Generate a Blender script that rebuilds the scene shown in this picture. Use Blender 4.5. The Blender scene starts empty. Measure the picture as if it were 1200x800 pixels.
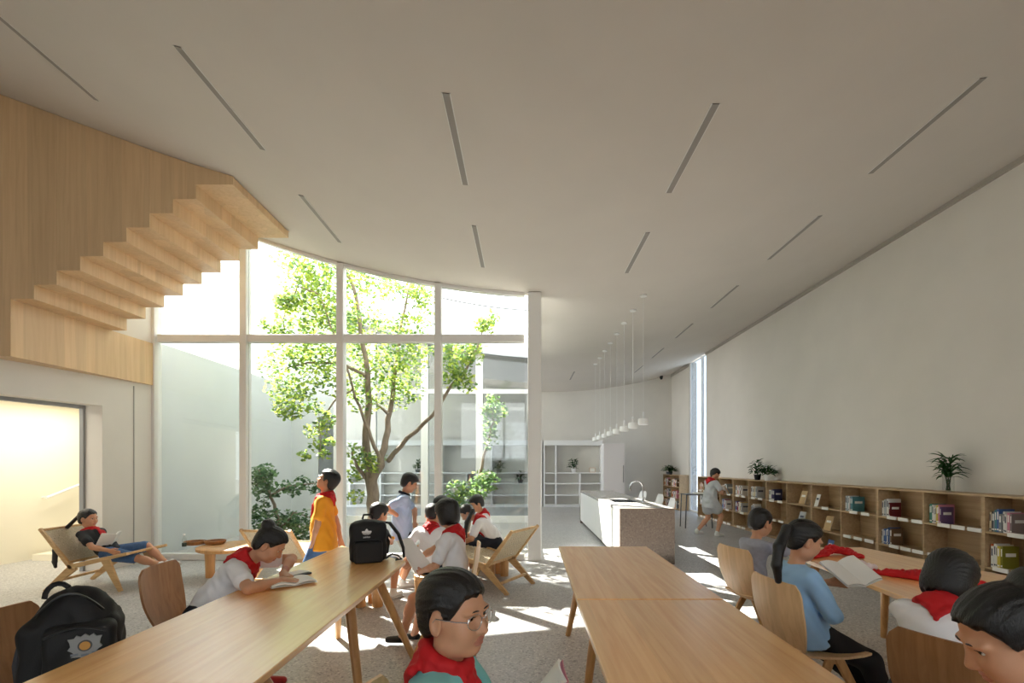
import bpy, bmesh, math, random
import numpy as np
from mathutils import Vector, Matrix
random.seed(7)
rng = np.random.default_rng(7)
S = bpy.context.scene
COL = S.collection
PI = math.pi

# ---------------------------------------------------------------- camera, sky, sun, exposure
F_PX, VPX, VPY, EYE = 567.0, 615.0, 545.0, 1.5
cam_d = bpy.data.cameras.new('camera')
cam_d.sensor_width = 36.0
cam_d.lens = F_PX / 1200 * 36
cam_d.shift_x = (600 - VPX) / 1200
cam_d.shift_y = (VPY - 400) / 1200
cam_d.clip_start = 0.05
cam = bpy.data.objects.new('camera', cam_d)
cam.location = (0, 0, EYE)
cam.rotation_euler = (PI / 2, 0, 0)
COL.objects.link(cam)
S.camera = cam

world = bpy.data.worlds.new('sky')
S.world = world
world.use_nodes = True
bg = world.node_tree.nodes['Background']
bg.inputs[0].default_value = (0.94, 0.97, 1.0, 1)
bg.inputs[1].default_value = 4.2

sun_d = bpy.data.lights.new('sun', 'SUN')
sun_d.energy = 30.0
sun_d.angle = math.radians(0.6)
sun_d.color = (1.0, 0.95, 0.86)
sun = bpy.data.objects.new('sun', sun_d)
sun.rotation_euler = Vector((1.0, -1.0, -1.42)).to_track_quat('-Z', 'Y').to_euler()
sun.location = (-8, 16, 14)
COL.objects.link(sun)

def area(name, loc, size, energy, color=(1, 1, 1), direction=(0, 0, -1), portal=False):
    d = bpy.data.lights.new(name, 'AREA')
    d.shape = 'RECTANGLE'
    d.size, d.size_y = size
    d.energy = energy
    d.color = color
    if portal:
        d.cycles.is_portal = True
    o = bpy.data.objects.new(name, d)
    o.location = loc
    o.rotation_euler = Vector(direction).to_track_quat('-Z', 'Y').to_euler()
    COL.objects.link(o)
    return o
area('corridor_lamp', (-7.1, 7.0, 2.5), (0.7, 3.0), 50, (1.0, 0.94, 0.80))

vs = S.view_settings
vs.view_transform = 'Standard'
vs.look = 'None'
vs.exposure = 0.26
vs.gamma = 1.0
vs.use_curve_mapping = False
try:
    S.cycles.max_bounces = 10
    S.cycles.diffuse_bounces = 6
    S.cycles.transparent_max_bounces = 12
    S.cycles.sample_clamp_indirect = 6.0
    S.cycles.caustics_reflective = False
    S.cycles.caustics_refractive = False
except Exception:
    pass

# ---------------------------------------------------------------- helpers: points, tags
def W(px, py, y):
    """a point seen at pixel (px, py) of the 1200x800 frame, y metres away"""
    return Vector(((px - VPX) * y / F_PX, y, EYE + (VPY - py) * y / F_PX))

def hceil(x):
    if x < -4.5:
        return 2.70 + .0335 * 5.5 ** 2 + .3685 * (-4.5 - x) + EYE
    return 2.70 + .0335 * (x - 1) ** 2 + EYE

def tag(o, label=None, cat=None, group=None, kind=None):
    if label: o['label'] = label
    if cat: o['category'] = cat
    if group: o['group'] = group
    if kind: o['kind'] = kind
    return o

def thing(name, label, cat, loc=(0, 0, 0), rz=0, group=None):
    o = bpy.data.objects.new(name, None)
    o.empty_display_size = .1
    o.location = loc
    o.rotation_euler = (0, 0, rz)
    COL.objects.link(o)
    return tag(o, label, cat, group)

def copy_tree(o, parent=None):
    c = o.copy()
    COL.objects.link(c)
    c.parent = parent
    for ch in list(o.children):
        copy_tree(ch, c)
    return c

# ---------------------------------------------------------------- materials
def srgb(r, g, b):
    f = lambda c: (c / 255) / 12.92 if c / 255 <= .04045 else ((c / 255 + .055) / 1.055) ** 2.4
    return (f(r), f(g), f(b), 1)

MATS = {}
def mat(name, rgb=(200, 200, 200), rough=.6, metal=0, noise=0, nscale=8, stretch=(1, 1, 1), bump=0, bscale=60,
        coat=0, trans=0, emit=None, dark=None, spec=None, sub=0):
    if name in MATS: return MATS[name]
    m = bpy.data.materials.new(name)
    m.use_nodes = True
    nt = m.node_tree
    b = nt.nodes['Principled BSDF']
    c = srgb(*rgb)
    b.inputs['Base Color'].default_value = c
    b.inputs['Roughness'].default_value = rough
    b.inputs['Metallic'].default_value = metal
    if spec is not None: b.inputs['Specular IOR Level'].default_value = spec
    if coat: b.inputs['Coat Weight'].default_value = coat
    if trans: b.inputs['Transmission Weight'].default_value = trans
    if sub:
        b.inputs['Subsurface Weight'].default_value = sub
        b.inputs['Subsurface Radius'].default_value = (.02, .008, .004)
        b.inputs['Subsurface Scale'].default_value = .5
    if emit:
        b.inputs['Emission Color'].default_value = c
        b.inputs['Emission Strength'].default_value = emit
    if noise or bump:
        tc = nt.nodes.new('ShaderNodeTexCoord')
        mp = nt.nodes.new('ShaderNodeMapping')
        mp.inputs['Scale'].default_value = stretch
        nt.links.new(tc.outputs['Object'], mp.inputs['Vector'])
    if noise:
        n = nt.nodes.new('ShaderNodeTexNoise')
        n.inputs['Scale'].default_value = nscale
        n.inputs['Detail'].default_value = 4
        nt.links.new(mp.outputs['Vector'], n.inputs['Vector'])
        r = nt.nodes.new('ShaderNodeValToRGB')
        d = srgb(*dark) if dark else tuple(x * (1 - noise) for x in c[:3]) + (1,)
        r.color_ramp.elements[0].position = .35
        r.color_ramp.elements[0].color = d
        r.color_ramp.elements[1].position = .65
        r.color_ramp.elements[1].color = c
        nt.links.new(n.outputs['Fac'], r.inputs['Fac'])
        nt.links.new(r.outputs['Color'], b.inputs['Base Color'])
    if bump:
        n2 = nt.nodes.new('ShaderNodeTexNoise')
        n2.inputs['Scale'].default_value = bscale
        nt.links.new(mp.outputs['Vector'], n2.inputs['Vector'])
        bp = nt.nodes.new('ShaderNodeBump')
        bp.inputs['Strength'].default_value = bump
        bp.inputs['Distance'].default_value = .01
        nt.links.new(n2.outputs['Fac'], bp.inputs['Height'])
        nt.links.new(bp.outputs['Normal'], b.inputs['Normal'])
    MATS[name] = m
    return m

def wood(name, rgb, dark, rough=.35, axis=1, scale=1.0, coat=0):
    """long grain running along one object axis"""
    if name in MATS: return MATS[name]
    m = bpy.data.materials.new(name)
    m.use_nodes = True
    nt = m.node_tree
    b = nt.nodes['Principled BSDF']
    b.inputs['Roughness'].default_value = rough
    if coat:
        b.inputs['Coat Weight'].default_value = coat
        b.inputs['Coat Roughness'].default_value = .27
        b.inputs['Coat IOR'].default_value = 1.95
    tc = nt.nodes.new('ShaderNodeTexCoord')
    mp = nt.nodes.new('ShaderNodeMapping')
    s = [14 * scale] * 3
    s[axis] = .7 * scale
    mp.inputs['Scale'].default_value = s
    nt.links.new(tc.outputs['Object'], mp.inputs['Vector'])
    n = nt.nodes.new('ShaderNodeTexNoise')
    n.inputs['Scale'].default_value = 2.2
    n.inputs['Detail'].default_value = 6
    n.inputs['Distortion'].default_value = .6
    nt.links.new(mp.outputs['Vector'], n.inputs['Vector'])
    mp2 = nt.nodes.new('ShaderNodeMapping')
    s2 = [6.5 * scale] * 3
    s2[axis] = .05
    mp2.inputs['Scale'].default_value = s2
    nt.links.new(tc.outputs['Object'], mp2.inputs['Vector'])
    v = nt.nodes.new('ShaderNodeTexVoronoi')
    v.inputs['Scale'].default_value = 1.2
    nt.links.new(mp2.outputs['Vector'], v.inputs['Vector'])
    r = nt.nodes.new('ShaderNodeValToRGB')
    r.color_ramp.elements[0].position = .3
    r.color_ramp.elements[0].color = srgb(*dark)
    r.color_ramp.elements[1].position = .62
    r.color_ramp.elements[1].color = srgb(*rgb)
    nt.links.new(n.outputs['Fac'], r.inputs['Fac'])
    hsv = nt.nodes.new('ShaderNodeHueSaturation')
    mr = nt.nodes.new('ShaderNodeMapRange')
    mr.inputs['To Min'].default_value = .92
    mr.inputs['To Max'].default_value = 1.06
    sep = nt.nodes.new('ShaderNodeSeparateColor')
    nt.links.new(v.outputs['Color'], sep.inputs['Color'])
    nt.links.new(sep.outputs[0], mr.inputs['Value'])
    nt.links.new(mr.outputs['Result'], hsv.inputs['Value'])
    nt.links.new(r.outputs['Color'], hsv.inputs['Color'])
    nt.links.new(hsv.outputs['Color'], b.inputs['Base Color'])
    MATS[name] = m
    return m

def glass_mat(name, tint=(.955, .965, .96), refl=1.0):
    m = bpy.data.materials.new(name)
    m.use_nodes = True
    nt = m.node_tree
    for n in list(nt.nodes):
        if n.type != 'OUTPUT_MATERIAL': nt.nodes.remove(n)
    out = [n for n in nt.nodes if n.type == 'OUTPUT_MATERIAL'][0]
    t = nt.nodes.new('ShaderNodeBsdfTransparent')
    t.inputs[0].default_value = (*tint, 1)
    g = nt.nodes.new('ShaderNodeBsdfGlossy')
    g.inputs['Roughness'].default_value = .02
    lw = nt.nodes.new('ShaderNodeLayerWeight')
    lw.inputs['Blend'].default_value = .5
    pw = nt.nodes.new('ShaderNodeMath'); pw.operation = 'POWER'; pw.inputs[1].default_value = 5
    fr = nt.nodes.new('ShaderNodeMath'); fr.operation = 'MULTIPLY_ADD'; fr.inputs[1].default_value = .96; fr.inputs[2].default_value = .035
    nt.links.new(lw.outputs['Facing'], pw.inputs[0])
    nt.links.new(pw.outputs[0], fr.inputs[0])
    mx = nt.nodes.new('ShaderNodeMixShader')
    nt.links.new(fr.outputs[0], mx.inputs[0])
    nt.links.new(t.outputs[0], mx.inputs[1])
    nt.links.new(g.outputs[0], mx.inputs[2])
    nt.links.new(mx.outputs[0], out.inputs[0])
    MATS[name] = m
    return m

def terrazzo(name, base, specks, rough=.4, scale=90):
    m = bpy.data.materials.new(name)
    m.use_nodes = True
    nt = m.node_tree
    b = nt.nodes['Principled BSDF']
    b.inputs['Roughness'].default_value = rough
    tc = nt.nodes.new('ShaderNodeTexCoord')
    v = nt.nodes.new('ShaderNodeTexVoronoi')
    v.inputs['Scale'].default_value = scale
    nt.links.new(tc.outputs['Object'], v.inputs['Vector'])
    sep = nt.nodes.new('ShaderNodeSeparateColor')
    nt.links.new(v.outputs['Color'], sep.inputs['Color'])
    r = nt.nodes.new('ShaderNodeValToRGB')
    r.color_ramp.interpolation = 'CONSTANT'
    els = r.color_ramp.elements
    els[0].position = 0; els[0].color = srgb(*base)
    els[1].position = .55; els[1].color = srgb(*specks[0])
    for i, c in enumerate(specks[1:]):
        e = els.new(.7 + i * .12); e.color = srgb(*c)
    nt.links.new(sep.outputs[0], r.inputs['Fac'])
    n = nt.nodes.new('ShaderNodeTexNoise')
    n.inputs['Scale'].default_value = 1.3
    n.inputs['Detail'].default_value = 5
    nt.links.new(tc.outputs['Object'], n.inputs['Vector'])
    mr = nt.nodes.new('ShaderNodeMapRange')
    mr.inputs['To Min'].default_value = .85
    mr.inputs['To Max'].default_value = 1.12
    nt.links.new(n.outputs['Fac'], mr.inputs['Value'])
    h = nt.nodes.new('ShaderNodeHueSaturation')
    nt.links.new(r.outputs['Color'], h.inputs['Color'])
    nt.links.new(mr.outputs['Result'], h.inputs['Value'])
    nt.links.new(h.outputs['Color'], b.inputs['Base Color'])
    MATS[name] = m
    return m

def leaf_mat(name, rgb):
    m = bpy.data.materials.new(name)
    m.use_nodes = True
    nt = m.node_tree
    b = nt.nodes['Principled BSDF']
    b.inputs['Base Color'].default_value = srgb(*rgb)
    b.inputs['Roughness'].default_value = .5
    t = nt.nodes.new('ShaderNodeBsdfTranslucent')
    t.inputs[0].default_value = srgb(*[min(255, int(c * 1.12)) for c in rgb])
    mx = nt.nodes.new('ShaderNodeMixShader')
    mx.inputs[0].default_value = .6
    out = [n for n in nt.nodes if n.type == 'OUTPUT_MATERIAL'][0]
    nt.links.new(b.outputs[0], mx.inputs[1])
    nt.links.new(t.outputs[0], mx.inputs[2])
    nt.links.new(mx.outputs[0], out.inputs[0])
    MATS[name] = m
    return m

M_WALL = mat('white_plaster', (223, 219, 212), .9, noise=.04, nscale=1.5, bump=.03, bscale=40)
M_CEIL = mat('ceiling_plaster', (212, 206, 199), .85, noise=.03, nscale=1.2)
M_OUT = mat('exterior_render', (198, 202, 202), .9, noise=.05, nscale=1.0, bump=.05, bscale=30)
M_CORR = mat('corridor_plaster', (235, 228, 208), .9)
M_FLOOR = terrazzo('speckled_concrete', (176, 175, 175), [(188, 187, 186), (158, 157, 158), (202, 200, 197), (136, 135, 137)], .38, 75)
M_STONE = terrazzo('brown_terrazzo', (134, 118, 106), [(139, 123, 111), (128, 112, 101), (146, 131, 119), (121, 105, 95)], .3, 60)
M_STONE2 = terrazzo('grey_stone_top', (172, 170, 168), [(190, 188, 186), (150, 148, 146), (205, 203, 200)], .22, 55)
M_FRAME = mat('white_metal_frame', (226, 225, 222), .45)
M_DFRAME = mat('grey_metal', (92, 94, 98), .4, metal=.5)
M_SLOT = mat('slot_grille_grey', (152, 147, 142), .6)
M_SHADOWGAP = mat('groove_shade_tone', (178, 172, 164), .8)  # darker strip colour standing for the shade in the groove under the ceiling
M_WHITE = mat('white_lacquer', (236, 236, 236), .3)
M_GLASS = glass_mat('clear_glass')
M_GLASS2 = glass_mat('grey_glass', (.80, .84, .86))
M_GLASS3 = glass_mat('sky_toning_glass', (.55, .60, .66))  # tint put into the pane to dim and cool the bright sky behind
M_TABLE = wood('oak_tabletop', (255, 197, 120), (242, 172, 96), .36, 1, 1.0, coat=1.0)
M_TABLEG = wood('oak_leg', (212, 164, 106), (190, 140, 86), .4, 2)
M_STAIR = wood('stair_veneer', (222, 190, 150), (212, 178, 138), .5, 2, .8)
M_SHELF = wood('shelf_plywood', (186, 158, 122), (170, 141, 104), .5, 1, .9)
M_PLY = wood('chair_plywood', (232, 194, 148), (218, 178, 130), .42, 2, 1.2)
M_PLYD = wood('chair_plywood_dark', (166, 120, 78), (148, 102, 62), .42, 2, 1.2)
M_LOUNGE = wood('lounge_ash', (206, 170, 120), (186, 148, 98), .45, 0, 1.2)
M_WEAVE = mat('woven_paper_cord', (206, 192, 164), .85, noise=.2, nscale=60)
M_BLACK = mat('black_nylon', (18, 18, 20), .7, bump=.15, bscale=220)
M_BLACKS = mat('black_plastic', (16, 16, 17), .4)
M_RED = mat('red_scarf_cloth', (190, 14, 22), .75, bump=.1, bscale=60)
M_SKIN = mat('skin', (206, 152, 118), .5, noise=.06, nscale=18, sub=.12)
M_LIP = mat('lips', (184, 118, 98), .45)
M_HAIR = mat('black_hair', (20, 17, 17), .38, noise=.35, nscale=30, stretch=(6, 6, 1), bump=.35, bscale=90)
M_EYE = mat('eye_white', (226, 222, 216), .2)
M_IRIS = mat('eye_dark', (22, 14, 11), .15)
M_TEE_W = mat('white_cotton', (238, 237, 240), .85, noise=.04, nscale=10)
M_TEE_B = mat('light_blue_cotton', (160, 200, 238), .85, noise=.06, nscale=10)
M_TEE_G = mat('heather_grey_cotton', (166, 168, 182), .85, noise=.1, nscale=40)
M_TEE_O = mat('orange_cotton', (244, 162, 34), .8, noise=.05, nscale=10)
M_TEE_T = mat('aqua_cotton', (134, 206, 206), .8, noise=.05, nscale=10)
M_TEE_K = mat('black_cotton', (24, 25, 30), .8)
M_POLO = mat('pale_blue_polo', (172, 194, 226), .8, noise=.05, nscale=12)
M_DRESS = mat('pale_grey_dress_cloth', (196, 198, 200), .85, noise=.05, nscale=10)
M_NAVY = mat('navy_cloth', (26, 29, 42), .85)
M_BLACKP = mat('black_trouser_cloth', (22, 21, 24), .85)
M_DENIM = mat('denim', (72, 106, 152), .85, noise=.2, nscale=40)
M_PAGE = mat('paper', (238, 236, 230), .8)
M_COVER = mat('book_cover_card', (214, 206, 192), .6)
M_SHOE = mat('white_shoe', (226, 226, 222), .6)
M_SOLE = mat('rubber_sole', (206, 204, 200), .7)
M_SANDAL = mat('black_sandal', (22, 20, 20), .6)
M_CHROME = mat('chrome', (200, 202, 205), .12, metal=1)
M_BARK = mat('bark', (152, 136, 120), .9, noise=.35, nscale=14, stretch=(1, 1, .3), bump=.5, bscale=30)
M_SOIL = mat('pale_gravel', (168, 166, 160), .95, noise=.15, nscale=30, bump=.4, bscale=60)
M_LEAFS = [leaf_mat('leaf_bright', (172, 186, 84)), leaf_mat('leaf_mid', (132, 156, 84)), leaf_mat('leaf_deep', (98, 126, 82))]
M_LEAFD = [leaf_mat('leaf_cool', (112, 142, 98)), leaf_mat('leaf_dark', (84, 116, 80)), leaf_mat('leaf_darkest', (66, 98, 66))]  # shrub greens, dealt out leaf by leaf at random
M_POTL = leaf_mat('houseplant_leaf', (38, 78, 36))

# ---------------------------------------------------------------- mesh builder
class MB:
    def __init__(s):
        s.v, s.f, s.m = [], [], []
    def _add(s, vs, fs, mi=0, M=None):
        o = len(s.v)
        for p in vs:
            p = Vector(p)
            s.v.append(tuple(M @ p if M else p))
        for f in fs:
            s.f.append(tuple(i + o for i in f)); s.m.append(mi)
        return s
    def box(s, c, d, M=None, b=0, mi=0):
        """box centred at c of size d, chamfered by b"""
        hx, hy, hz = d[0] / 2, d[1] / 2, d[2] / 2
        c = Vector(c)
        if b <= 0:
            vs = [c + Vector((x * hx, y * hy, z * hz)) for x in (-1, 1) for y in (-1, 1) for z in (-1, 1)]
            fs = [(0, 1, 3, 2), (4, 6, 7, 5), (0, 4, 5, 1), (2, 3, 7, 6), (0, 2, 6, 4), (1, 5, 7, 3)]
            return s._add(vs, fs, mi, M)
        b = min(b, hx * .9, hy * .9, hz * .9)
        h = (hx, hy, hz)
        vs, ix = [], {}
        sg = [(x, y, z) for x in (-1, 1) for y in (-1, 1) for z in (-1, 1)]
        for q in sg:
            for a in range(3):
                ix[q, a] = len(vs)
                vs.append(c + Vector([q[k] * (h[k] if k == a else h[k] - b) for k in range(3)]))
        fs = []
        def ring(a, sgn):
            u, w = [(1, 2), (0, 2), (0, 1)][a]
            out = []
            for (p, q) in ((-1, -1), (1, -1), (1, 1), (-1, 1)):
                t = [0, 0, 0]; t[a] = sgn; t[u] = p; t[w] = q
                out.append(ix[tuple(t), a])
            return tuple(out)
        for a in range(3):
            for sgn in (-1, 1): fs.append(ring(a, sgn))
        for a in range(3):
            u, w = [(1, 2), (0, 2), (0, 1)][a]
            for p in (-1, 1):
                for q in (-1, 1):
                    t1 = [0, 0, 0]; t1[a] = -1; t1[u] = p; t1[w] = q
                    t2 = list(t1); t2[a] = 1
                    fs.append((ix[tuple(t1), u], ix[tuple(t2), u], ix[tuple(t2), w], ix[tuple(t1), w]))
        for q in sg: fs.append((ix[q, 0], ix[q, 1], ix[q, 2]))
        return s._add(vs, fs, mi, M)
    def prism(s, poly, axis, a, b, M=None, mi=0):
        """2-D polygon extruded along an axis (0,1,2) between a and b"""
        def P(u, w, t):
            return {0: (t, u, w), 1: (u, t, w), 2: (u, w, t)}[axis]
        n = len(poly)
        vs = [P(u, w, a) for u, w in poly] + [P(u, w, b) for u, w in poly]
        fs = [tuple(range(n)), tuple(range(2 * n - 1, n - 1, -1))]
        fs += [(i, (i + 1) % n, n + (i + 1) % n, n + i) for i in range(n)]
        return s._add(vs, fs, mi, M)
    def tube(s, pts, r, n=8, M=None, mi=0, flat=1.0, up=None):
        pts = [Vector(p) for p in pts]
        if not hasattr(r, '__len__'): r = [r] * len(pts)
        vs, fs = [], []
        t0 = (pts[1] - pts[0]).normalized()
        u = (Vector(up) if up else (Vector((0, 0, 1)) if abs(t0.z) < .9 else Vector((1, 0, 0))))
        for i, p in enumerate(pts):
            t = (pts[min(i + 1, len(pts) - 1)] - pts[max(i - 1, 0)]).normalized()
            u = (u - t * u.dot(t)).normalized()
            w = t.cross(u)
            for k in range(n):
                a = 2 * PI * k / n
                vs.append(p + (u * math.cos(a) * flat + w * math.sin(a)) * r[i])
        for i in range(len(pts) - 1):
            for k in range(n):
                fs.append((i * n + k, i * n + (k + 1) % n, (i + 1) * n + (k + 1) % n, (i + 1) * n + k))
        fs.append(tuple(range(n - 1, -1, -1)))
        fs.append(tuple((len(pts) - 1) * n + k for k in range(n)))
        return s._add(vs, fs, mi, M)
    def beam(s, p, q, w, h, up=(0, 0, 1), M=None, mi=0, b=.004, w2=None, h2=None):
        """rectangular bar from p to q, w along the side, h along up; may taper"""
        p, q, up = Vector(p), Vector(q), Vector(up)
        t = (q - p).normalized()
        u = (up - t * up.dot(t)).normalized()
        w_ = t.cross(u)
        vs = []
        for c, ww, hh in ((p, w, h), (q, w2 or w, h2 or h)):
            for (i, j) in ((-1, -1), (1, -1), (1, 1), (-1, 1)):
                bb = min(b, ww * .3, hh * .3)
                x, y = i * ww / 2, j * hh / 2
                pr = [(x - i * bb, y), (x, y - j * bb)]
                if i * j > 0: pr = pr[::-1]
                for a_, b_ in pr: vs.append(c + w_ * a_ + u * b_)
        n = 8
        fs = [tuple(range(n)), tuple(range(2 * n - 1, n - 1, -1))] + [(i, (i + 1) % n, n + (i + 1) % n, n + i) for i in range(n)]
        return s._add(vs, fs, mi, M)
    def lathe(s, prof, c=(0, 0, 0), n=20, M=None, mi=0):
        c = Vector(c)
        vs, fs = [], []
        for r, z in prof:
            for k in range(n):
                a = 2 * PI * k / n
                vs.append(c + Vector((r * math.cos(a), r * math.sin(a), z)))
        for i in range(len(prof) - 1):
            for k in range(n):
                fs.append((i * n + k, i * n + (k + 1) % n, (i + 1) * n + (k + 1) % n, (i + 1) * n + k))
        fs.append(tuple(range(n - 1, -1, -1)))
        fs.append(tuple((len(prof) - 1) * n + k for k in range(n)))
        return s._add(vs, fs, mi, M)
    def plate(s, G, th, M=None, mi=0):
        """thick shell over a grid G[i][j] of points"""
        nu, nv = len(G), len(G[0])
        P = [[Vector(p) for p in r] for r in G]
        top, bot = [], []
        for i in range(nu):
            for j in range(nv):
                du = P[min(i + 1, nu - 1)][j] - P[max(i - 1, 0)][j]
                dv = P[i][min(j + 1, nv - 1)] - P[i][max(j - 1, 0)]
                nrm = du.cross(dv)
                nrm = nrm.normalized() if nrm.length > 1e-9 else Vector((0, 0, 1))
                top.append(P[i][j] + nrm * th / 2); bot.append(P[i][j] - nrm * th / 2)
        N = nu * nv
        fs = []
        for i in range(nu - 1):
            for j in range(nv - 1):
                a, b_, c, d = i * nv + j, (i + 1) * nv + j, (i + 1) * nv + j + 1, i * nv + j + 1
                fs += [(a, b_, c, d), (N + a, N + d, N + c, N + b_)]
        for i in range(nu - 1):
            for j in (0, nv - 1):
                a, b_ = i * nv + j, (i + 1) * nv + j
                fs.append((a, b_, N + b_, N + a))
        for j in range(nv - 1):
            for i in (0, nu - 1):
                a, b_ = i * nv + j, i * nv + j + 1
                fs.append((a, b_, N + b_, N + a))
        return s._add(top + bot, fs, mi, M)
    def build(s, name, m, parent=None, smooth=False, angle=40, recalc=True):
        me = bpy.data.meshes.new(name)
        me.from_pydata(s.v, [], s.f)
        for mm in (m if isinstance(m, (list, tuple)) else [m]): me.materials.append(mm)
        if any(s.m): me.polygons.foreach_set('material_index', s.m)
        if recalc:
            bm = bmesh.new(); bm.from_mesh(me)
            bmesh.ops.recalc_face_normals(bm, faces=bm.faces)
            bm.to_mesh(me); bm.free()
        if smooth:
            me.polygons.foreach_set('use_smooth', [True] * len(me.polygons))
            me.set_sharp_from_angle(angle=math.radians(angle))
        me.update()
        o = bpy.data.objects.new(name, me)
        COL.objects.link(o)
        if parent: o.parent = parent
        return o

def bx(name, lo, hi, m, parent=None, b=0):
    lo, hi = Vector(lo), Vector(hi)
    return MB().box((lo + hi) / 2, hi - lo, b=b).build(name, m, parent)

def struct(o):
    o['kind'] = 'structure'
    return o

# ---------------------------------------------------------------- implicit surfaces for soft shapes
def V3(p): return np.array([p[0], p[1], p[2]], dtype=np.float32)

class Sdf:
    def __init__(s): s.p = []
    def cone(s, a, b, ra, rb, k=.02, flat=None, fs=1.0):
        """tapered limb from a to b; flattened fs times along the axis flat"""
        a, b = V3(a), V3(b)
        r = max(ra, rb)
        s.p.append(('cone', np.minimum(a, b) - r, np.maximum(a, b) + r, k, (a, b, ra, rb, None if flat is None else V3(flat), fs), 1))
        return s
    def ell(s, c, r, R=None, k=.02, sub=False):
        c = V3(c); r = V3(r); m = float(r.max())
        R = np.eye(3, dtype=np.float32) if R is None else np.array(R, dtype=np.float32)
        s.p.append(('ell', c - m, c + m, k, (c, r, R), -1 if sub else 1))
        return s
    def rbox(s, c, h, rad, R=None, k=.01):
        c = V3(c); h = V3(h); m = float(np.linalg.norm(h)) + rad
        R = np.eye(3, dtype=np.float32) if R is None else np.array(R, dtype=np.float32)
        s.p.append(('box', c - m, c + m, k, (c, h, rad, R), 1))
        return s
    def fn(s, lo, hi, f, k=.006):
        s.p.append(('fn', np.array(lo, np.float32), np.array(hi, np.float32), k, (f,), 1))
        return s
    def cut(s, p, n, k=.0):
        n = V3(n); n = n / np.linalg.norm(n)
        s.p.append(('cut', None, None, k, (V3(p), n), 0))
        return s
    def bounds(s):
        lo = np.min([q[1] for q in s.p if q[5] == 1], axis=0)
        hi = np.max([q[2] for q in s.p if q[5] == 1], axis=0)
        return lo, hi
    def mesh(s, h, lo=None, hi=None):
        if lo is None:
            lo, hi = s.bounds()
        lo = np.array(lo, np.float32) - 2 * h; hi = np.array(hi, np.float32) + 2 * h
        n = np.ceil((hi - lo) / h).astype(int) + 1
        F = np.full(n, .5, np.float32)
        ax = [lo[i] + h * np.arange(n[i], dtype=np.float32) for i in range(3)]
        for kind, bl, bh, k, a, sg in s.p:
            if kind == 'cut':
                p, nn = a
                d = ((ax[0] - p[0]) * nn[0])[:, None, None] + ((ax[1] - p[1]) * nn[1])[None, :, None] + ((ax[2] - p[2]) * nn[2])[None, None, :]
                F = np.maximum(F, d)
                continue
            mg = k + 2.5 * h
            i0 = np.clip(np.floor((bl - mg - lo) / h).astype(int), 0, n)
            i1 = np.clip(np.ceil((bh + mg - lo) / h).astype(int) + 1, 0, n)
            if np.any(i1 <= i0): continue
            sl = tuple(slice(i0[q], i1[q]) for q in range(3))
            X = ax[0][sl[0]][:, None, None]; Y = ax[1][sl[1]][None, :, None]; Z = ax[2][sl[2]][None, None, :]
            if kind == 'fn':
                d = a[0](X, Y, Z)
            elif kind == 'cone':
                A, B, ra, rb, fl, fs = a
                px, py, pz = X - A[0], Y - A[1], Z - A[2]
                ba = B - A
                if fl is not None:
                    t = (px * fl[0] + py * fl[1] + pz * fl[2]) * (fs - 1)
                    px, py, pz = px + t * fl[0], py + t * fl[1], pz + t * fl[2]
                    ba = ba + (fs - 1) * float(np.dot(ba, fl)) * fl
                bb = max(float(np.dot(ba, ba)), 1e-9)
                t = np.clip((px * ba[0] + py * ba[1] + pz * ba[2]) / bb, 0, 1)
                d = np.sqrt((px - t * ba[0]) ** 2 + (py - t * ba[1]) ** 2 + (pz - t * ba[2]) ** 2) - (ra + (rb - ra) * t)
                if fl is not None: d = d / (1 + (fs - 1) * .5)
            else:
                c = a[0]
                px, py, pz = X - c[0], Y - c[1], Z - c[2]
                R = a[-1]
                qx = px * R[0, 0] + py * R[1, 0] + pz * R[2, 0]
                qy = px * R[0, 1] + py * R[1, 1] + pz * R[2, 1]
                qz = px * R[0, 2] + py * R[1, 2] + pz * R[2, 2]
                if kind == 'ell':
                    r = a[1]
                    k0 = np.sqrt((qx / r[0]) ** 2 + (qy / r[1]) ** 2 + (qz / r[2]) ** 2)
                    k1 = np.sqrt((qx / r[0] ** 2) ** 2 + (qy / r[1] ** 2) ** 2 + (qz / r[2] ** 2) ** 2) + 1e-6
                    d = k0 * (k0 - 1) / k1
                else:
                    hh, rad = a[1], a[2]
                    dx, dy, dz = np.abs(qx) - hh[0], np.abs(qy) - hh[1], np.abs(qz) - hh[2]
                    d = np.sqrt(np.maximum(dx, 0) ** 2 + np.maximum(dy, 0) ** 2 + np.maximum(dz, 0) ** 2) + np.minimum(np.maximum(dx, np.maximum(dy, dz)), 0) - rad
            f = F[sl]
            if sg < 0:
                d = -d
                hk = np.maximum(k - np.abs(f - d), 0) / max(k, 1e-6)
                F[sl] = np.maximum(f, d) + hk * hk * k * .25
            else:
                hk = np.maximum(k - np.abs(f - d), 0) / max(k, 1e-6)
                F[sl] = np.minimum(f, d) - hk * hk * k * .25
        return nets(F, lo, h)

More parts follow.
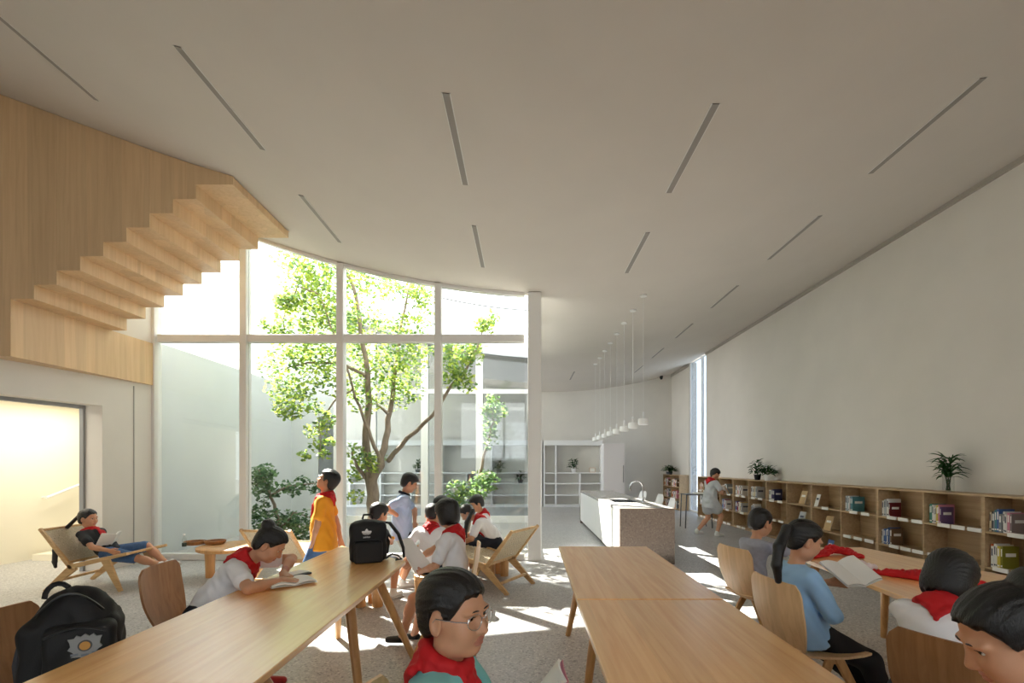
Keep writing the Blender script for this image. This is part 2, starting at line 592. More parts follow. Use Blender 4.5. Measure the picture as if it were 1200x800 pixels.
def nets(F, lo, h):
    """naive surface nets: quads around the zero level of F"""
    I = (F < 0)
    c = np.zeros(np.array(F.shape) - 1, np.int8)
    for i in (0, 1):
        for j in (0, 1):
            for k in (0, 1):
                c += I[i:F.shape[0] - 1 + i, j:F.shape[1] - 1 + j, k:F.shape[2] - 1 + k]
    m = (c > 0) & (c < 8)
    idx = np.full(m.shape, -1, np.int64)
    cells = np.argwhere(m)
    idx[m] = np.arange(len(cells))
    acc = np.zeros((len(cells), 3)); cnt = np.zeros(len(cells))
    cor = [(i, j, k) for i in (0, 1) for j in (0, 1) for k in (0, 1)]
    vals = {q: F[cells[:, 0] + q[0], cells[:, 1] + q[1], cells[:, 2] + q[2]] for q in cor}
    for a in range(3):
        for q in cor:
            if q[a]: continue
            r = list(q); r[a] = 1; r = tuple(r)
            f0, f1 = vals[q], vals[r]
            x = (f0 < 0) != (f1 < 0)
            t = np.where(x, f0 / np.where(np.abs(f0 - f1) < 1e-12, 1, f0 - f1), 0)
            p = np.tile(np.array(q, float), (len(cells), 1)); p[:, a] += t
            acc[x] += p[x]; cnt[x] += 1
    V = lo + h * (cells + acc / np.maximum(cnt, 1)[:, None])
    quads = []
    for a in range(3):
        u, w = [(1, 2), (2, 0), (0, 1)][a]
        s0 = [slice(None)] * 3; s1 = [slice(None)] * 3
        s0[a] = slice(0, -1); s1[a] = slice(1, None)
        x = I[tuple(s0)] != I[tuple(s1)]
        e = np.argwhere(x)
        e = e[(e[:, u] > 0) & (e[:, w] > 0) & (e[:, u] < F.shape[u] - 1) & (e[:, w] < F.shape[w] - 1)]
        if not len(e): continue
        ins = I[e[:, 0], e[:, 1], e[:, 2]]
        def cid(du, dw):
            q = e.copy(); q[:, u] -= du; q[:, w] -= dw
            return idx[q[:, 0], q[:, 1], q[:, 2]]
        Q = np.stack([cid(1, 1), cid(0, 1), cid(0, 0), cid(1, 0)], 1)
        Q[~ins] = Q[~ins][:, ::-1]
        quads.append(Q)
    return V, np.concatenate(quads) if quads else np.zeros((0, 4), np.int64)

def clean(V, Q, keep):
    Q = Q[keep]
    used = np.unique(Q)
    mp = np.full(len(V), -1); mp[used] = np.arange(len(used))
    return V[used], mp[Q]

def np_obj(name, V, Q, m, parent=None, origin=(0, 0, 0), mats_of=None):
    me = bpy.data.meshes.new(name)
    V = V - np.array(origin)
    n, q = len(V), len(Q)
    me.vertices.add(n); me.vertices.foreach_set('co', V.astype(np.float32).ravel())
    me.loops.add(q * 4); me.loops.foreach_set('vertex_index', Q.astype(np.int32).ravel())
    me.polygons.add(q)
    me.polygons.foreach_set('loop_start', np.arange(0, q * 4, 4, dtype=np.int32))
    me.polygons.foreach_set('use_smooth', np.ones(q, bool))
    for mm in (m if isinstance(m, (list, tuple)) else [m]): me.materials.append(mm)
    if mats_of is not None: me.polygons.foreach_set('material_index', mats_of.astype(np.int32))
    me.update(calc_edges=True)
    me.validate()
    o = bpy.data.objects.new(name, me)
    COL.objects.link(o)
    if parent:
        o.parent = parent
    return o

def relax(V, Q, it=1, a=.5):
    for _ in range(it):
        acc = np.zeros_like(V); cnt = np.zeros(len(V))
        for i in range(4):
            for j in ((i + 1) % 4, (i + 3) % 4):
                np.add.at(acc, Q[:, i], V[Q[:, j]]); np.add.at(cnt, Q[:, i], 1)
        V = V * (1 - a) + a * acc / np.maximum(cnt, 1)[:, None]
    return V
# ================================================================ SETTING
YG = 7.7            # plane of the big window
XC = 0.20           # side window of the courtyard
YF = 12.5           # far wing facade
def xw(y):          # face of the left wall
    return -5.87 - .174 * (YG - y)
XR = 5.4            # right wall
TR_ = 3.51
YB = 17.8           # far wall

struct(bx('floor', (-12, -5.2, -.12), (6.2, 18.2, 0), M_FLOOR))
struct(bx('trim_1', (-6.0, YG + .08, 0.0), (XC - .06, YF - .06, .02), M_SOIL))['label'] = 'pale gravel ground of the courtyard'
struct(bx('trim_2', (-60, -40, -.3), (60, 80, -.16), mat('outside_ground', (178, 176, 170), .95, noise=.1, nscale=3)))

def ceiling():
    mb = MB()
    def strip(x0, x1, y0, y1):
        n = max(4, int((x1 - x0) / .35))
        xs = [x0 + (x1 - x0) * i / n for i in range(n + 1)]
        poly = [(x, hceil(x)) for x in xs] + [(x, hceil(x) + .2) for x in reversed(xs)]
        # quads per segment keep the curve clean
        for i in range(n):
            a, b = xs[i], xs[i + 1]
            mb.prism([(a, hceil(a)), (b, hceil(b)), (b, hceil(b) + .2), (a, hceil(a) + .2)], 1, y0, y1)
    strip(-9.6, 5.7, -5.2, YG + .1)
    strip(XC - .06, 5.7, YG + .1, 18.2)
    strip(-9.6, XC - .06, YF - .12, 18.2)
    return struct(mb.build('ceiling', M_CEIL, smooth=True, angle=30))
ceiling()

def wallprism(pts, m, name, thick_dir, z0=0, top=None):
    """vertical wall along plan points; top follows the ceiling when None"""
    mb = MB()
    for (x0, y0), (x1, y1) in zip(pts, pts[1:]):
        L = math.hypot(x1 - x0, y1 - y0)
        n = max(1, int(L / .7)) if top is None else 1
        for i in range(n):
            ax, ay = x0 + (x1 - x0) * i / n, y0 + (y1 - y0) * i / n
            bx_, by = x0 + (x1 - x0) * (i + 1) / n, y0 + (y1 - y0) * (i + 1) / n
            ta = top if top else hceil(ax) + .02
            tb = top if top else hceil(bx_) + .02
            dx, dy = thick_dir
            vs = [(ax, ay, z0), (bx_, by, z0), (bx_ + dx, by + dy, z0), (ax + dx, ay + dy, z0),
                  (ax, ay, ta), (bx_, by, tb), (bx_ + dx, by + dy, tb), (ax + dx, ay + dy, ta)]
            mb._add(vs, [(0, 1, 2, 3), (4, 7, 6, 5), (0, 4, 5, 1), (2, 6, 7, 3), (0, 3, 7, 4), (1, 5, 6, 2)])
    return struct(mb.build(name, m))

# left wall with the wide doorway to the corridor
DY0, DY1, DZ = 3.4, 6.887, 2.35
wallprism([(xw(DY1), DY1), (xw(YG + .1), YG + .1)], M_WALL, 'wall_left', (-.26, 0))
w = wallprism([(xw(DY0), DY0), (xw(DY1), DY1)], M_WALL, 'wall_left', (-.26, 0), z0=DZ)
wallprism([(xw(-5), -5), (xw(DY0), DY0)], M_WALL, 'wall_left', (-.26, 0))
# doorway frame: dark jamb at the far side, head above
M_DOORF = mat('door_frame_grey', (148, 150, 152), .5)
d1 = thing('door_1', None, None, (xw(DY1), DY1, 0)); struct(d1)
def loc_(o, root):
    o.parent = root
    o.location = Vector(o.location) - Vector(root.location)
    return o
loc_(bx('jamb', (xw(DY1) - .30, DY1 - .035, 0), (xw(DY1) - .245, DY1 - .002, DZ - .03), M_DOORF), d1)
mb = MB()
mb._add([(xw(DY0) - .24, DY0, DZ - .05), (xw(DY1) - .24, DY1, DZ - .05), (xw(DY1) - .30, DY1, DZ - .05), (xw(DY0) - .30, DY0, DZ - .05),
         (xw(DY0) - .24, DY0, DZ), (xw(DY1) - .24, DY1, DZ), (xw(DY1) - .30, DY1, DZ), (xw(DY0) - .30, DY0, DZ)],
        [(0, 1, 2, 3), (4, 7, 6, 5), (0, 4, 5, 1), (2, 6, 7, 3), (0, 3, 7, 4), (1, 5, 6, 2)])
loc_(mb.build('door_head', M_DOORF), d1)
# narrow recess line where the wall meets the window
struct(bx('trim_3', (xw(7.35) - .004, 7.33, 0), (xw(7.35) + .006, 7.35, 2.70), mat('joint_grey', (176, 173, 168), .8)))

# corridor behind the doorway
wallprism([(-8.6, 1.0), (-8.0, 5.5), (-7.75, 9.4)], M_CORR, 'wall_corridor', (-.2, 0), top=2.75)
struct(bx('wall_corridor_end', (-7.9, 9.4, 0), (-6.3, 9.6, 2.75), M_CORR))
struct(bx('ceiling_corridor', (-9.0, 1.0, 2.62), (xw(6.0) - .28, 9.5, 2.78), M_CORR))
struct(bx('trim_4', (-7.74, 7.6, 0), (-7.30, 9.3, .10), M_CORR))

# right wall: long face, slot window, far piece
WY0, WY1 = 14.4, 15.9
struct(bx('wall_right', (XR, -5.2, 0), (XR + .25, WY0, hceil(XR) + .02), M_WALL))
struct(bx('wall_right', (XR, WY1, 0), (XR + .25, 18.2, hceil(XR) + .02), M_WALL))
struct(bx('trim_5', (XR - .035, -5.1, hceil(XR) - .07), (XR + .005, WY0, hceil(XR) - .01), M_SHADOWGAP))
struct(bx('trim_6', (XR - .035, WY1, hceil(XR) - .10), (XR + .005, YB, hceil(XR) - .01), M_SHADOWGAP))
w4 = thing('window_4', None, None, (XR + .1, (WY0 + WY1) / 2, 0)); struct(w4)
loc_(bx('window_frame', (XR + .02, WY0, 0), (XR + .10, WY0 + .06, hceil(XR)), M_FRAME), w4)
loc_(bx('window_frame', (XR + .02, WY1 - .06, 0), (XR + .10, WY1, hceil(XR)), M_FRAME), w4)
loc_(bx('window_frame', (XR + .02, WY0, 0), (XR + .10, WY1, .06), M_FRAME), w4)
loc_(bx('mullion', (XR + .02, WY0 + .42, 0), (XR + .09, WY0 + .47, hceil(XR)), M_FRAME), w4)
loc_(bx('pane', (XR + .05, WY0 + .05, .05), (XR + .06, WY1 - .05, hceil(XR)), M_GLASS3), w4)

struct(bx('wall_far', (-9.6, YB, 0), (6.0, YB + .25, 6.2), M_WALL))
# unseen wall behind the viewer; its window is added to light the front
WB0, WB1, WBL, WBT = -2.8, 4.8, 1.7, 4.15
struct(bx('wall_behind', (-9.6, -5.2, 0), (WB0, -5.0, 6.6), M_WALL))
struct(bx('wall_behind', (WB1, -5.2, 0), (6.0, -5.0, 6.6), M_WALL))
struct(bx('wall_behind', (WB0, -5.2, WBT), (WB1, -5.0, 6.2), M_WALL))
struct(bx('wall_behind', (WB0, -5.2, 0), (WB1, -5.0, WBL), M_WALL))
w5 = thing('added_fill_window', None, None, (0, -5.1, 0)); struct(w5)
bxs = [WB0 + .05 + (WB1 - WB0 - .1) * i / 4 for i in range(5)]
for x in bxs:
    loc_(bx('mullion', (x - .05, -5.18, WBL), (x + .05, -5.02, WBT), M_FRAME), w5)
for a, b in zip(bxs, bxs[1:]):
    loc_(bx('sill', (a + .05, -5.15, WBL), (b - .05, -5.05, WBL + .1), M_FRAME), w5)
    loc_(bx('pane', (a + .05, -5.106, WBL + .1), (b - .05, -5.094, WBT), M_GLASS), w5)

# ---------------------------------------------------------------- the staircase hanging at the left
YS0, YS1, YS2 = 5.62, 6.9, YG - .03
RUN, RISE, X0, Z0 = .2676, .165, -5.94, EYE + 1.92
st = thing('staircase', 'pale wood clad staircase hanging under the ceiling at the left', 'staircase', (X0, YS0, EYE + 1.25))
XEND = X0 + RUN * 9.6
def under(n=9):
    p = [(X0, Z0)]
    for i in range(1, n):
        p += [(X0 + RUN * i, p[-1][1]), (X0 + RUN * i, Z0 + RISE * i)]
    p += [(XEND, p[-1][1])]
    return p
xs = [XEND - (XEND + 7.2) * i / 9 for i in range(10)]
low = [(-7.2, EYE + 1.26), (X0, EYE + 1.26)] + under()
# front panel in three veneered boards, each in vertical slices so that the face stays convex
cuts = sorted(set([-7.2, X0] + [X0 + RUN * i for i in range(1, 9)] + [XEND]))
for c0, c1 in ((0, 3), (3, 7), (7, len(cuts) - 1)):
    mb = MB()
    for j in range(c0, c1):
        a, b = cuts[j], cuts[j + 1]
        i = round((a - X0) / RUN)
        zb = EYE + 1.26 if a < X0 - .01 else Z0 + RISE * max(0, i)
        if j == c1 - 1 and c1 < len(cuts) - 1: b -= .003
        mb.prism([(a, zb), (b, zb), (b, hceil(b) - .004), (a, hceil(a) - .004)], 1, YS0 - .03, YS0)
    loc_(mb.build('front_panel', M_STAIR), st)
for i in range(9):
    a = X0 + RUN * i
    b = X0 + RUN * (i + 1) if i < 8 else XEND - .03
    z = Z0 + RISE * i
    loc_(bx('step', (a, YS0, z), (b, YS1, z + RISE + .06), M_STAIR, b=.003), st)
mb = MB().prism([(YS0, Z0 + RISE * 8), (YS1, Z0 + RISE * 8), (YS1, hceil(XEND) - .01), (YS0, hceil(XEND) - .01)], 0, XEND - .03, XEND)
loc_(mb.build('end_panel', M_STAIR), st)
mb = MB()
for a, b in zip(cuts[1:], cuts[2:]):
    i = round((a - X0) / RUN)
    zb = Z0 + RISE * i + .2
    mb.prism([(a, zb), (b, zb), (b, hceil(b) - .004), (a, hceil(a) - .004)], 1, YS1, YS1 + .03)
loc_(mb.build('rear_panel', M_STAIR), st)
XB = X0 + .085      # the box follows the slanting wall to the window corner
mb = MB()
zb_, zt_ = EYE + 1.26, Z0 - .002
vs = [(x, y, z) for z in (zb_, zt_) for x, y in ((X0 - .25, YS0), (X0, YS0), (XB, YS2), (X0 - .25, YS2))]
mb._add(vs, [(0, 1, 2, 3), (7, 6, 5, 4), (0, 1, 5, 4), (1, 2, 6, 5), (2, 3, 7, 6), (3, 0, 4, 7)])
loc_(mb.build('landing_box', M_STAIR), st)
mb = MB().prism([(-7.2, EYE + 1.26), (X0 - .25, EYE + 1.26), (X0 - .25, EYE + 1.32), (-7.2, EYE + 1.32)], 1, YS0, YS2)
loc_(mb.build('underside_board', M_STAIR), st)

# ---------------------------------------------------------------- big window onto the courtyard
TR = EYE + 2.01     # height of the transom
w1 = thing('window_1', None, None, (-2.8, YG, 0)); struct(w1)
MX = [W(p, 500, YG).x for p in (183, 287.5, 400, 514)]
XE = XC
def top_at(x): return hceil(x) - .004
for i, x in enumerate(MX):
    wd = .06 if i == 0 else .11
    t = top_at(x + .06)
    loc_(bx('mullion', (x - wd / 2, YG - .08, 0), (x + wd / 2, YG + .08, t), M_FRAME, b=.008), w1)
edges = [x for x in MX] + [XC - .15]
for a, b in zip(edges, edges[1:]):
    a2, b2 = a + .055, b - .055
    loc_(bx('transom', (a2, YG - .06, TR - .06), (b2, YG + .06, TR + .06), M_FRAME, b=.006), w1)
    loc_(bx('sill', (a2, YG - .06, 0), (b2, YG + .06, .10), M_FRAME, b=.006), w1)
    loc_(bx('pane', (a2, YG - .008, .09), (b2, YG + .008, TR - .05), M_GLASS), w1)
    mb = MB().prism([(a2, TR + .05), (b2, TR + .05), (b2, top_at(b2)), (a2, top_at(a2))], 1, YG - .008, YG + .008)
    loc_(mb.build('pane', M_GLASS), w1)
    n = 5
    mb = MB()
    for k in range(n):
        p, q = a2 + (b2 - a2) * k / n, a2 + (b2 - a2) * (k + 1) / n
        mb.prism([(p, top_at(p) - .05), (q, top_at(q) - .05), (q, top_at(q)), (p, top_at(p))], 1, YG - .05, YG + .05)
    loc_(mb.build('head_frame', M_FRAME), w1)
# white column at the corner
cl = bx('trim_7', (XC - .15, YG - .12, 0), (XC + .06, YG + .10, hceil(XC) - .002), M_FRAME, b=.01); struct(cl)

# side window from the corner back to the far wing
w2 = thing('window_2', None, None, (XC, 10, 0)); struct(w2)
ys = [YG + .10, 9.25, 10.85, YF - .04]
for i, y in enumerate(ys):
    if i in (1, 2): loc_(bx('mullion', (XC - .07, y - .05, 0), (XC + .07, y + .05, top_at(XC)), M_FRAME), w2)
for a, b in zip(ys, ys[1:]):
    loc_(bx('transom', (XC - .05, a + .05, TR - .06), (XC + .05, b - .05, TR + .06), M_FRAME), w2)
    loc_(bx('sill', (XC - .05, a + .05, 0), (XC + .05, b - .05, .10), M_FRAME), w2)
    loc_(bx('pane', (XC - .008, a + .05, .09), (XC + .008, b - .05, TR - .05), M_GLASS), w2)
    loc_(bx('pane', (XC - .008, a + .05, TR + .05), (XC + .008, b - .05, top_at(XC)), M_GLASS), w2)

# far wing of the building across the courtyard
w3 = thing('window_3', None, None, (-2.5, YF, 0)); struct(w3)
fx = [W(p, 500, YF).x for p in (396, 437, 498, 562)] + [XC - .02]
ZT = EYE + 1.9
for i, x in enumerate(fx):
    wd = .09
    loc_(bx('mullion', (x - wd, YF - .07, 0), (x + wd, YF + .07, top_at(x + wd)), M_FRAME), w3)
for a, b in zip(fx, fx[1:]):
    a2, b2 = a + .09, b - .09
    loc_(bx('transom', (a2, YF - .05, ZT - .06), (b2, YF + .05, ZT + .06), M_FRAME), w3)
    loc_(bx('sill', (a2, YF - .05, 0), (b2, YF + .05, .2), M_FRAME), w3)
    loc_(bx('pane', (a2, YF - .006, .19), (b2, YF + .006, ZT - .05), M_GLASS2), w3)
    mb = MB().prism([(a2, ZT + .05), (b2, ZT + .05), (b2, top_at(b2)), (a2, top_at(a2))], 1, YF - .006, YF + .006)
    loc_(mb.build('pane', M_GLASS2), w3)
wallprism([(-9.6, YF), (W(373, 0, YF).x, YF)], M_OUT, 'wall_far_wing', (0, .2))
struct(bx('door_2', (W(374, 0, YF).x, YF, .02), (W(395, 0, YF).x, YF + .06, 2.75), mat('grey_door_panel', (120, 124, 128), .5)))
struct(bx('wall_far_wing_lintel', (W(373, 0, YF).x, YF, 2.75), (W(396, 0, YF).x, YF + .2, hceil(-4.9) + .02), M_OUT))
# roof edge of the far wing, following the same curve
mb = MB()
n = 28
for i in range(n):
    a, b = -9.4 + (XC + 9.3) * i / n, -9.4 + (XC + 9.3) * (i + 1) / n
    mb.prism([(a, hceil(a) - .02), (b, hceil(b) - .02), (b, hceil(b) + .22), (a, hceil(a) + .22)], 1, YF - .32, YF - .121)
struct(mb.build('trim_8', mat('grey_roof_edge', (168, 170, 174), .6)))
mb = MB()
mb.tube([(x, 14.0, hceil(x) + 1.75 if x > -6 else hceil(-6) + 1.75 + (-6 - x) * .6) for x in [-7 + .4 * i for i in range(21)]], .022, 6)
struct(mb.build('trim_9', M_DFRAME))
# side wall of the courtyard at the left
struct(bx('wall_courtyard', (-6.25, YG + .1, 0), (-6.03, YF, 3.52), M_OUT))

# ---------------------------------------------------------------- ceiling slots
ordw = ['first', 'second', 'third', 'fourth', 'fifth', 'sixth', 'seventh', 'eighth']
def slot(x, y0, y1, lab, gap=0):
    n = 5
    def strip(w, dz, m, name, par):
        mb = MB()
        for a, b in ((-w, 0), (0, w)):
            mb.prism([(x + a, hceil(x + a) - dz), (x + b, hceil(x + b) - dz), (x + b, hceil(x + b) + .02), (x + a, hceil(x + a) + .02)], 1, y0, y1)
        return loc_(mb.build(name, m), par)
    t = thing('ceiling_slot', lab, 'ceiling slot', (x, (y0 + y1) / 2, hceil(x)))
    strip(.034, .004, M_FRAME, 'slot_frame', t)
    strip(.026, .007, M_SLOT, 'slot_grille', t)
cx = [-4.25, -2.6, -.59, 1.43, 3.43]
for i, x in enumerate(cx):
    slot(x, 3.62, 4.80, 'slim grey ceiling slot, %s from the left in the nearest row' % ordw[i])
for i, x in enumerate(cx[1:]):
    slot(x, 5.62, 6.80, 'slim grey ceiling slot, %s from the left in the second row' % ordw[i])
for r, y in enumerate((7.8, 9.9, 11.95, 14.0)):
    slot(3.43, y, y + 1.1, 'slim grey ceiling slot, %s beyond the second row, near the right wall' % ordw[r])
slot(1.43, 14.0, 15.3, 'slim grey ceiling slot near the far wall above the white shelving')

# ---------------------------------------------------------------- kitchen island
IX0, IX1, IY0, IY1, IZ = 1.44, 2.27, 7.32, 12.6, .845
isl = thing('kitchen_island', 'long kitchen island with brown speckled stone end and white side doors', 'island', ((IX0 + IX1) / 2, (IY0 + IY1) / 2, 0))
loc_(bx('stone_end', (IX0, IY0, 0), (IX1, IY0 + .06, IZ), M_STONE, b=.004), isl)
loc_(bx('stone_end', (IX0, IY1 - .06, 0), (IX1, IY1, IZ), M_STONE, b=.004), isl)
SX0, SX1, SY0, SY1 = 1.60, 2.02, 8.55, 9.25
for lo, hi in (((IX0, IY0 + .06), (IX1, SY0)), ((IX0, SY1), (IX1, IY1 - .06)), ((IX0, SY0), (SX0, SY1)), ((SX1, SY0), (IX1, SY1))):
    loc_(bx('worktop', (*lo, IZ - .045), (*hi, IZ), M_STONE2), isl)
loc_(bx('carcass', (IX0 + .03, IY0 + .06, .08), (IX1 - .16, IY1 - .06, IZ - .25), M_WHITE), isl)
loc_(bx('plinth', (IX0 + .06, IY0 + .06, 0), (IX1 - .2, IY1 - .06, .08), M_DFRAME), isl)
nd = 8
for i in range(nd):
    a = IY0 + .06 + (IY1 - IY0 - .12) * i / nd
    b = IY0 + .06 + (IY1 - IY0 - .12) * (i + 1) / nd
    loc_(bx('cabinet_door', (IX0 + .006, a + .004, .08), (IX0 + .03, b - .004, IZ - .05), M_WHITE, b=.002), isl)
mb = MB()
mb.box(((SX0 + SX1) / 2, (SY0 + SY1) / 2, IZ - .2), (SX1 - SX0, SY1 - SY0, .01))
for lo, hi in (((SX0, SY0), (SX0 + .01, SY1)), ((SX1 - .01, SY0), (SX1, SY1)), ((SX0, SY0), (SX1, SY0 + .01)), ((SX0, SY1 - .01), (SX1, SY1))):
    mb.box(((lo[0] + hi[0]) / 2, (lo[1] + hi[1]) / 2, IZ - .1), (hi[0] - lo[0], hi[1] - lo[1], .2))
loc_(mb.build('sink', M_CHROME), isl)
fa = thing('faucet', 'chrome gooseneck faucet standing by the sink on the island', 'faucet', (2.10, 8.6, IZ))
MB().lathe([(.028, 0), (.028, .02), (.02, .03), (.02, .06)]).build('base', M_CHROME, fa, True)
pts = [(0, 0, .05), (0, 0, .26)] + [(-.115 + .115 * math.cos(a), 0, .26 + .115 * math.sin(a)) for a in [PI * k / 8 for k in range(1, 9)]] + [(-.23, 0, .2)]
MB().tube(pts, .0135, 10).build('spout', M_CHROME, fa, True)
MB().tube([(0, -.02, .07), (.01, -.08, .09)], .007, 8).build('lever', M_CHROME, fa, True)

# pendants over the island
for i in range(8):
    y = 7.75 + .75 * i
    x = 1.90
    zc = hceil(x)
    zb = EYE + .645
    lab = 'small white pendant lamp over the island, ' + ('nearest of the row' if i == 0 else 'farthest of the row' if i == 7 else ordw[i] + ' from the near end')
    t = thing('pendant_lamp', lab, 'pendant lamp', (x, y, zb), 0, 'pendant lamps over the island')
    MB().lathe([(.055, zc - zb - .025), (.055, zc - zb - .002)]).build('ceiling_cup', M_WHITE, t, True)
    MB().tube([(0, 0, .16), (0, 0, zc - zb - .02)], .004, 6).build('cord', M_FRAME, t)
    MB().lathe([(.016, .10), (.016, .20), (.006, .21)], n=12).build('neck', M_WHITE, t, True)
    MB().lathe([(.07, 0), (.082, .01), (.084, .09), (.07, .105), (.016, .11)]).build('lamp_shade', M_WHITE, t, True)

# white bar chairs on the far side of the island
def bar_chair(x, y, rz, lab):
    t = thing('bar_chair', lab, 'bar chair', (x, y, 0), rz, 'white bar chairs behind the island')
    G = []
    prof = [(.20, .60), (.16, .60), (.05, .585), (-.10, .585), (-.17, .62), (-.205, .70), (-.225, .80), (-.23, .86)]
    for i, (px, pz) in enumerate(prof):
        w_ = [.20, .21, .22, .22, .215, .205, .185, .13][i]
        G.append([(px + .03 * (abs(j - 3) / 3) ** 2 * (1 if i > 3 else 0), w_ * (j - 3) / 3, pz + .035 * (abs(j - 3) / 3) ** 2 * (1 if i <= 4 else 0)) for j in range(7)])
    MB().plate(G, .012).build('shell', M_WHITE, t, True, 60)
    for sx in (-1, 1):
        for sy in (-1, 1):
            MB().tube([(.10 * sx, .10 * sy, .585), (.19 * sx, .19 * sy, 0)], [.013, .010], 8).build('leg', M_DFRAME, t, True)
    MB().tube([(.155, -.155, .22), (.155, .155, .22), (-.155, .155, .22), (-.155, -.155, .22), (.155, -.155, .22)], .007, 6).build('footrest', M_DFRAME, t, True)
for i, (px, py, y) in enumerate(((781, 583, 9.5), (768, 580, 10.7), (749, 573, 12.1))):
    p = W(px, py, y)
    bar_chair(p.x - .08, y, PI + .1 * i, 'white shell bar chair behind the island, ' + ['nearest', 'middle', 'farthest'][i] + ' of three')

# ---------------------------------------------------------------- built-in white shelving at the far wall
def far_shelf(x0, x1, lab, divs, small):
    t = thing('shelving_unit', lab, 'shelving', ((x0 + x1) / 2, YB - .2, 0))
    D0, D1 = YB - .42, YB - .005
    T = EYE + .88
    loc_(bx('header', (x0, D0, T - .16), (x1, D1, T + .02), M_WHITE), t)
    for z in (.06, .42, .84, 1.22):
        loc_(bx('shelf', (x0, D0 + .02, z - .02), (x1, D1, z + .02), M_WHITE), t)
    loc_(bx('plinth', (x0, D0 + .04, 0), (x1, D1, .04), M_WHITE), t)
    for x in divs:
        loc_(bx('divider', (x - .025, D0 + .01, .08), (x + .025, D1, T - .16), M_WHITE), t)
    for x in small:
        loc_(bx('divider', (x - .02, D0 + .015, .08), (x + .02, D1, 1.2), M_WHITE), t)
a = W(637, 0, YB - .4).x; b = W(706, 0, YB - .4).x
far_shelf(a, b, 'built-in white shelving on the far wall left of the white cabinet', [a + .02, W(651.5, 0, YB - .4).x, b - .03], [W(680, 0, YB - .4).x])
far_shelf(-8.2, a - .05, 'long white shelving seen through the courtyard glass', [-7.5, -5.2, -3.0, -1.2, a - .08], [-6.3, -4.1, -2.1])
fc = thing('tall_cabinet', 'tall plain white cabinet beside the far shelving', 'cabinet', ((W(719, 0, 16.9).x), 17.1, 0))
x0, x1 = W(707.5, 0, 16.9).x, W(732, 0, 16.9).x
loc_(bx('carcass', (x0, 16.92, 0), (x1, YB - .01, EYE + .76), M_WHITE), fc)
loc_(bx('cabinet_door', (x0 + .004, 16.9, .04), (x1 - .004, 16.918, EYE + .755), mat('off_white_door', (226, 218, 214), .35)), fc)
loc_(bx('handle', (x1 - .06, 16.87, .9), (x1 - .035, 16.9, 1.5), M_SLOT), fc)

# security camera in the far corner
t = thing('security_camera', 'small black security camera under the ceiling at the far corner', 'camera', W(775, 443, 17.4))
MB().lathe([(.05, .0), (.06, .03), (.06, .08)], n=14).build('dome_base', M_BLACKS, t, True)
MB().lathe([(.012, -.05), (.04, -.035), (.05, 0)], n=14).build('dome', M_BLACKS, t, True)
MB().tube([(0, 0, .08), (0, .38, .1)], .015, 8).build('bracket', M_BLACKS, t)

# handrail on the corridor wall
t = thing('handrail', 'short white handrail slanting up the lit corridor wall', 'handrail', W(68, 575, 8.0))
p, q = W(52, 583, 7.8) - t.location, W(86, 568, 8.35) - t.location
p.x = q.x = -7.70 - t.location.x
p.x -= .01
MB().tube([p, q], .022, 8).build('rail', M_WHITE, t, True)
for f in (.12, .88):
    c = p.lerp(q, f)
    MB().tube([c, c + Vector((-.09 - (.06 if f < .5 else .03), 0, -.02))], .009, 6).build('bracket', M_WHITE, t)
# ================================================================ FURNITURE
TZ = .74
def table(lab, poly, legs, group=None, leg_m=M_TABLEG):
    """top from a plan polygon; legs = list of (top xy, foot xy)"""
    cx_ = sum(p[0] for p in poly) / len(poly); cy_ = sum(p[1] for p in poly) / len(poly)
    t = thing('library_table', lab, 'table', (cx_, cy_, 0), 0, group)
    loc = [(x - cx_, y - cy_) for x, y in poly]
    mb = MB()
    n = len(loc)
    def inset(d):
        out = []
        for i in range(n):
            p0, p1, p2 = Vector(loc[i - 1]), Vector(loc[i]), Vector(loc[(i + 1) % n])
            e1, e2 = (p1 - p0).normalized(), (p2 - p1).normalized()
            n1, n2 = Vector((-e1.y, e1.x)), Vector((-e2.y, e2.x))
            b = (n1 + n2).normalized()
            out.append(p1 + b * d / max(.3, b.dot(n1)))
        return out
    rings = [(inset(.004), TZ - .03), (inset(0), TZ - .026), (inset(0), TZ - .004), (inset(.004), TZ)]
    vs = [(p.x, p.y, z) for r, z in rings for p in r]
    fs = [tuple(range(n - 1, -1, -1)), tuple(3 * n + i for i in range(n))]
    for r in range(3):
        for i in range(n): fs.append((r * n + i, r * n + (i + 1) % n, (r + 1) * n + (i + 1) % n, (r + 1) * n + i))
    mb._add(vs, fs).build('tabletop', M_TABLE, t)
    for (a, b) in legs:
        a = Vector((a[0] - cx_, a[1] - cy_, TZ - .03)); b = Vector((b[0] - cx_, b[1] - cy_, 0))
        MB().tube([a, a.lerp(b, .5), b], [.034, .029, .022], 10, flat=1.25, up=(0, 1, 0)).build('leg', leg_m, t, True)
    for (a1, _), (a2, _) in zip(legs[::2], legs[1::2]):
        a = Vector((a1[0] - cx_, a1[1] - cy_, TZ - .06)); b = Vector((a2[0] - cx_, a2[1] - cy_, TZ - .06))
        MB().beam(a, b, .05, .06).build('cross_beam', leg_m, t)
    return t
def rect_legs(x0, x1, y0, y1):
    L = []
    for y, sy in ((y0, 1), (y1, -1)):
        L += [((x0 + .19, y + .46 * sy), (x0 + .07, y + .27 * sy)), ((x1 - .19, y + .46 * sy), (x1 - .07, y + .27 * sy))]
    return L
table('oak table in the middle, nearer of the two standing end to end', [(.29, .945), (1.125, .945), (1.13, 2.737), (.295, 2.737)], rect_legs(.295, 1.13, .945, 2.737))
table('oak table in the middle, farther one before the stone island end', [(.297, 2.753), (1.13, 2.753), (1.143, 4.54), (.318, 4.54)], rect_legs(.31, 1.14, 2.753, 4.54))
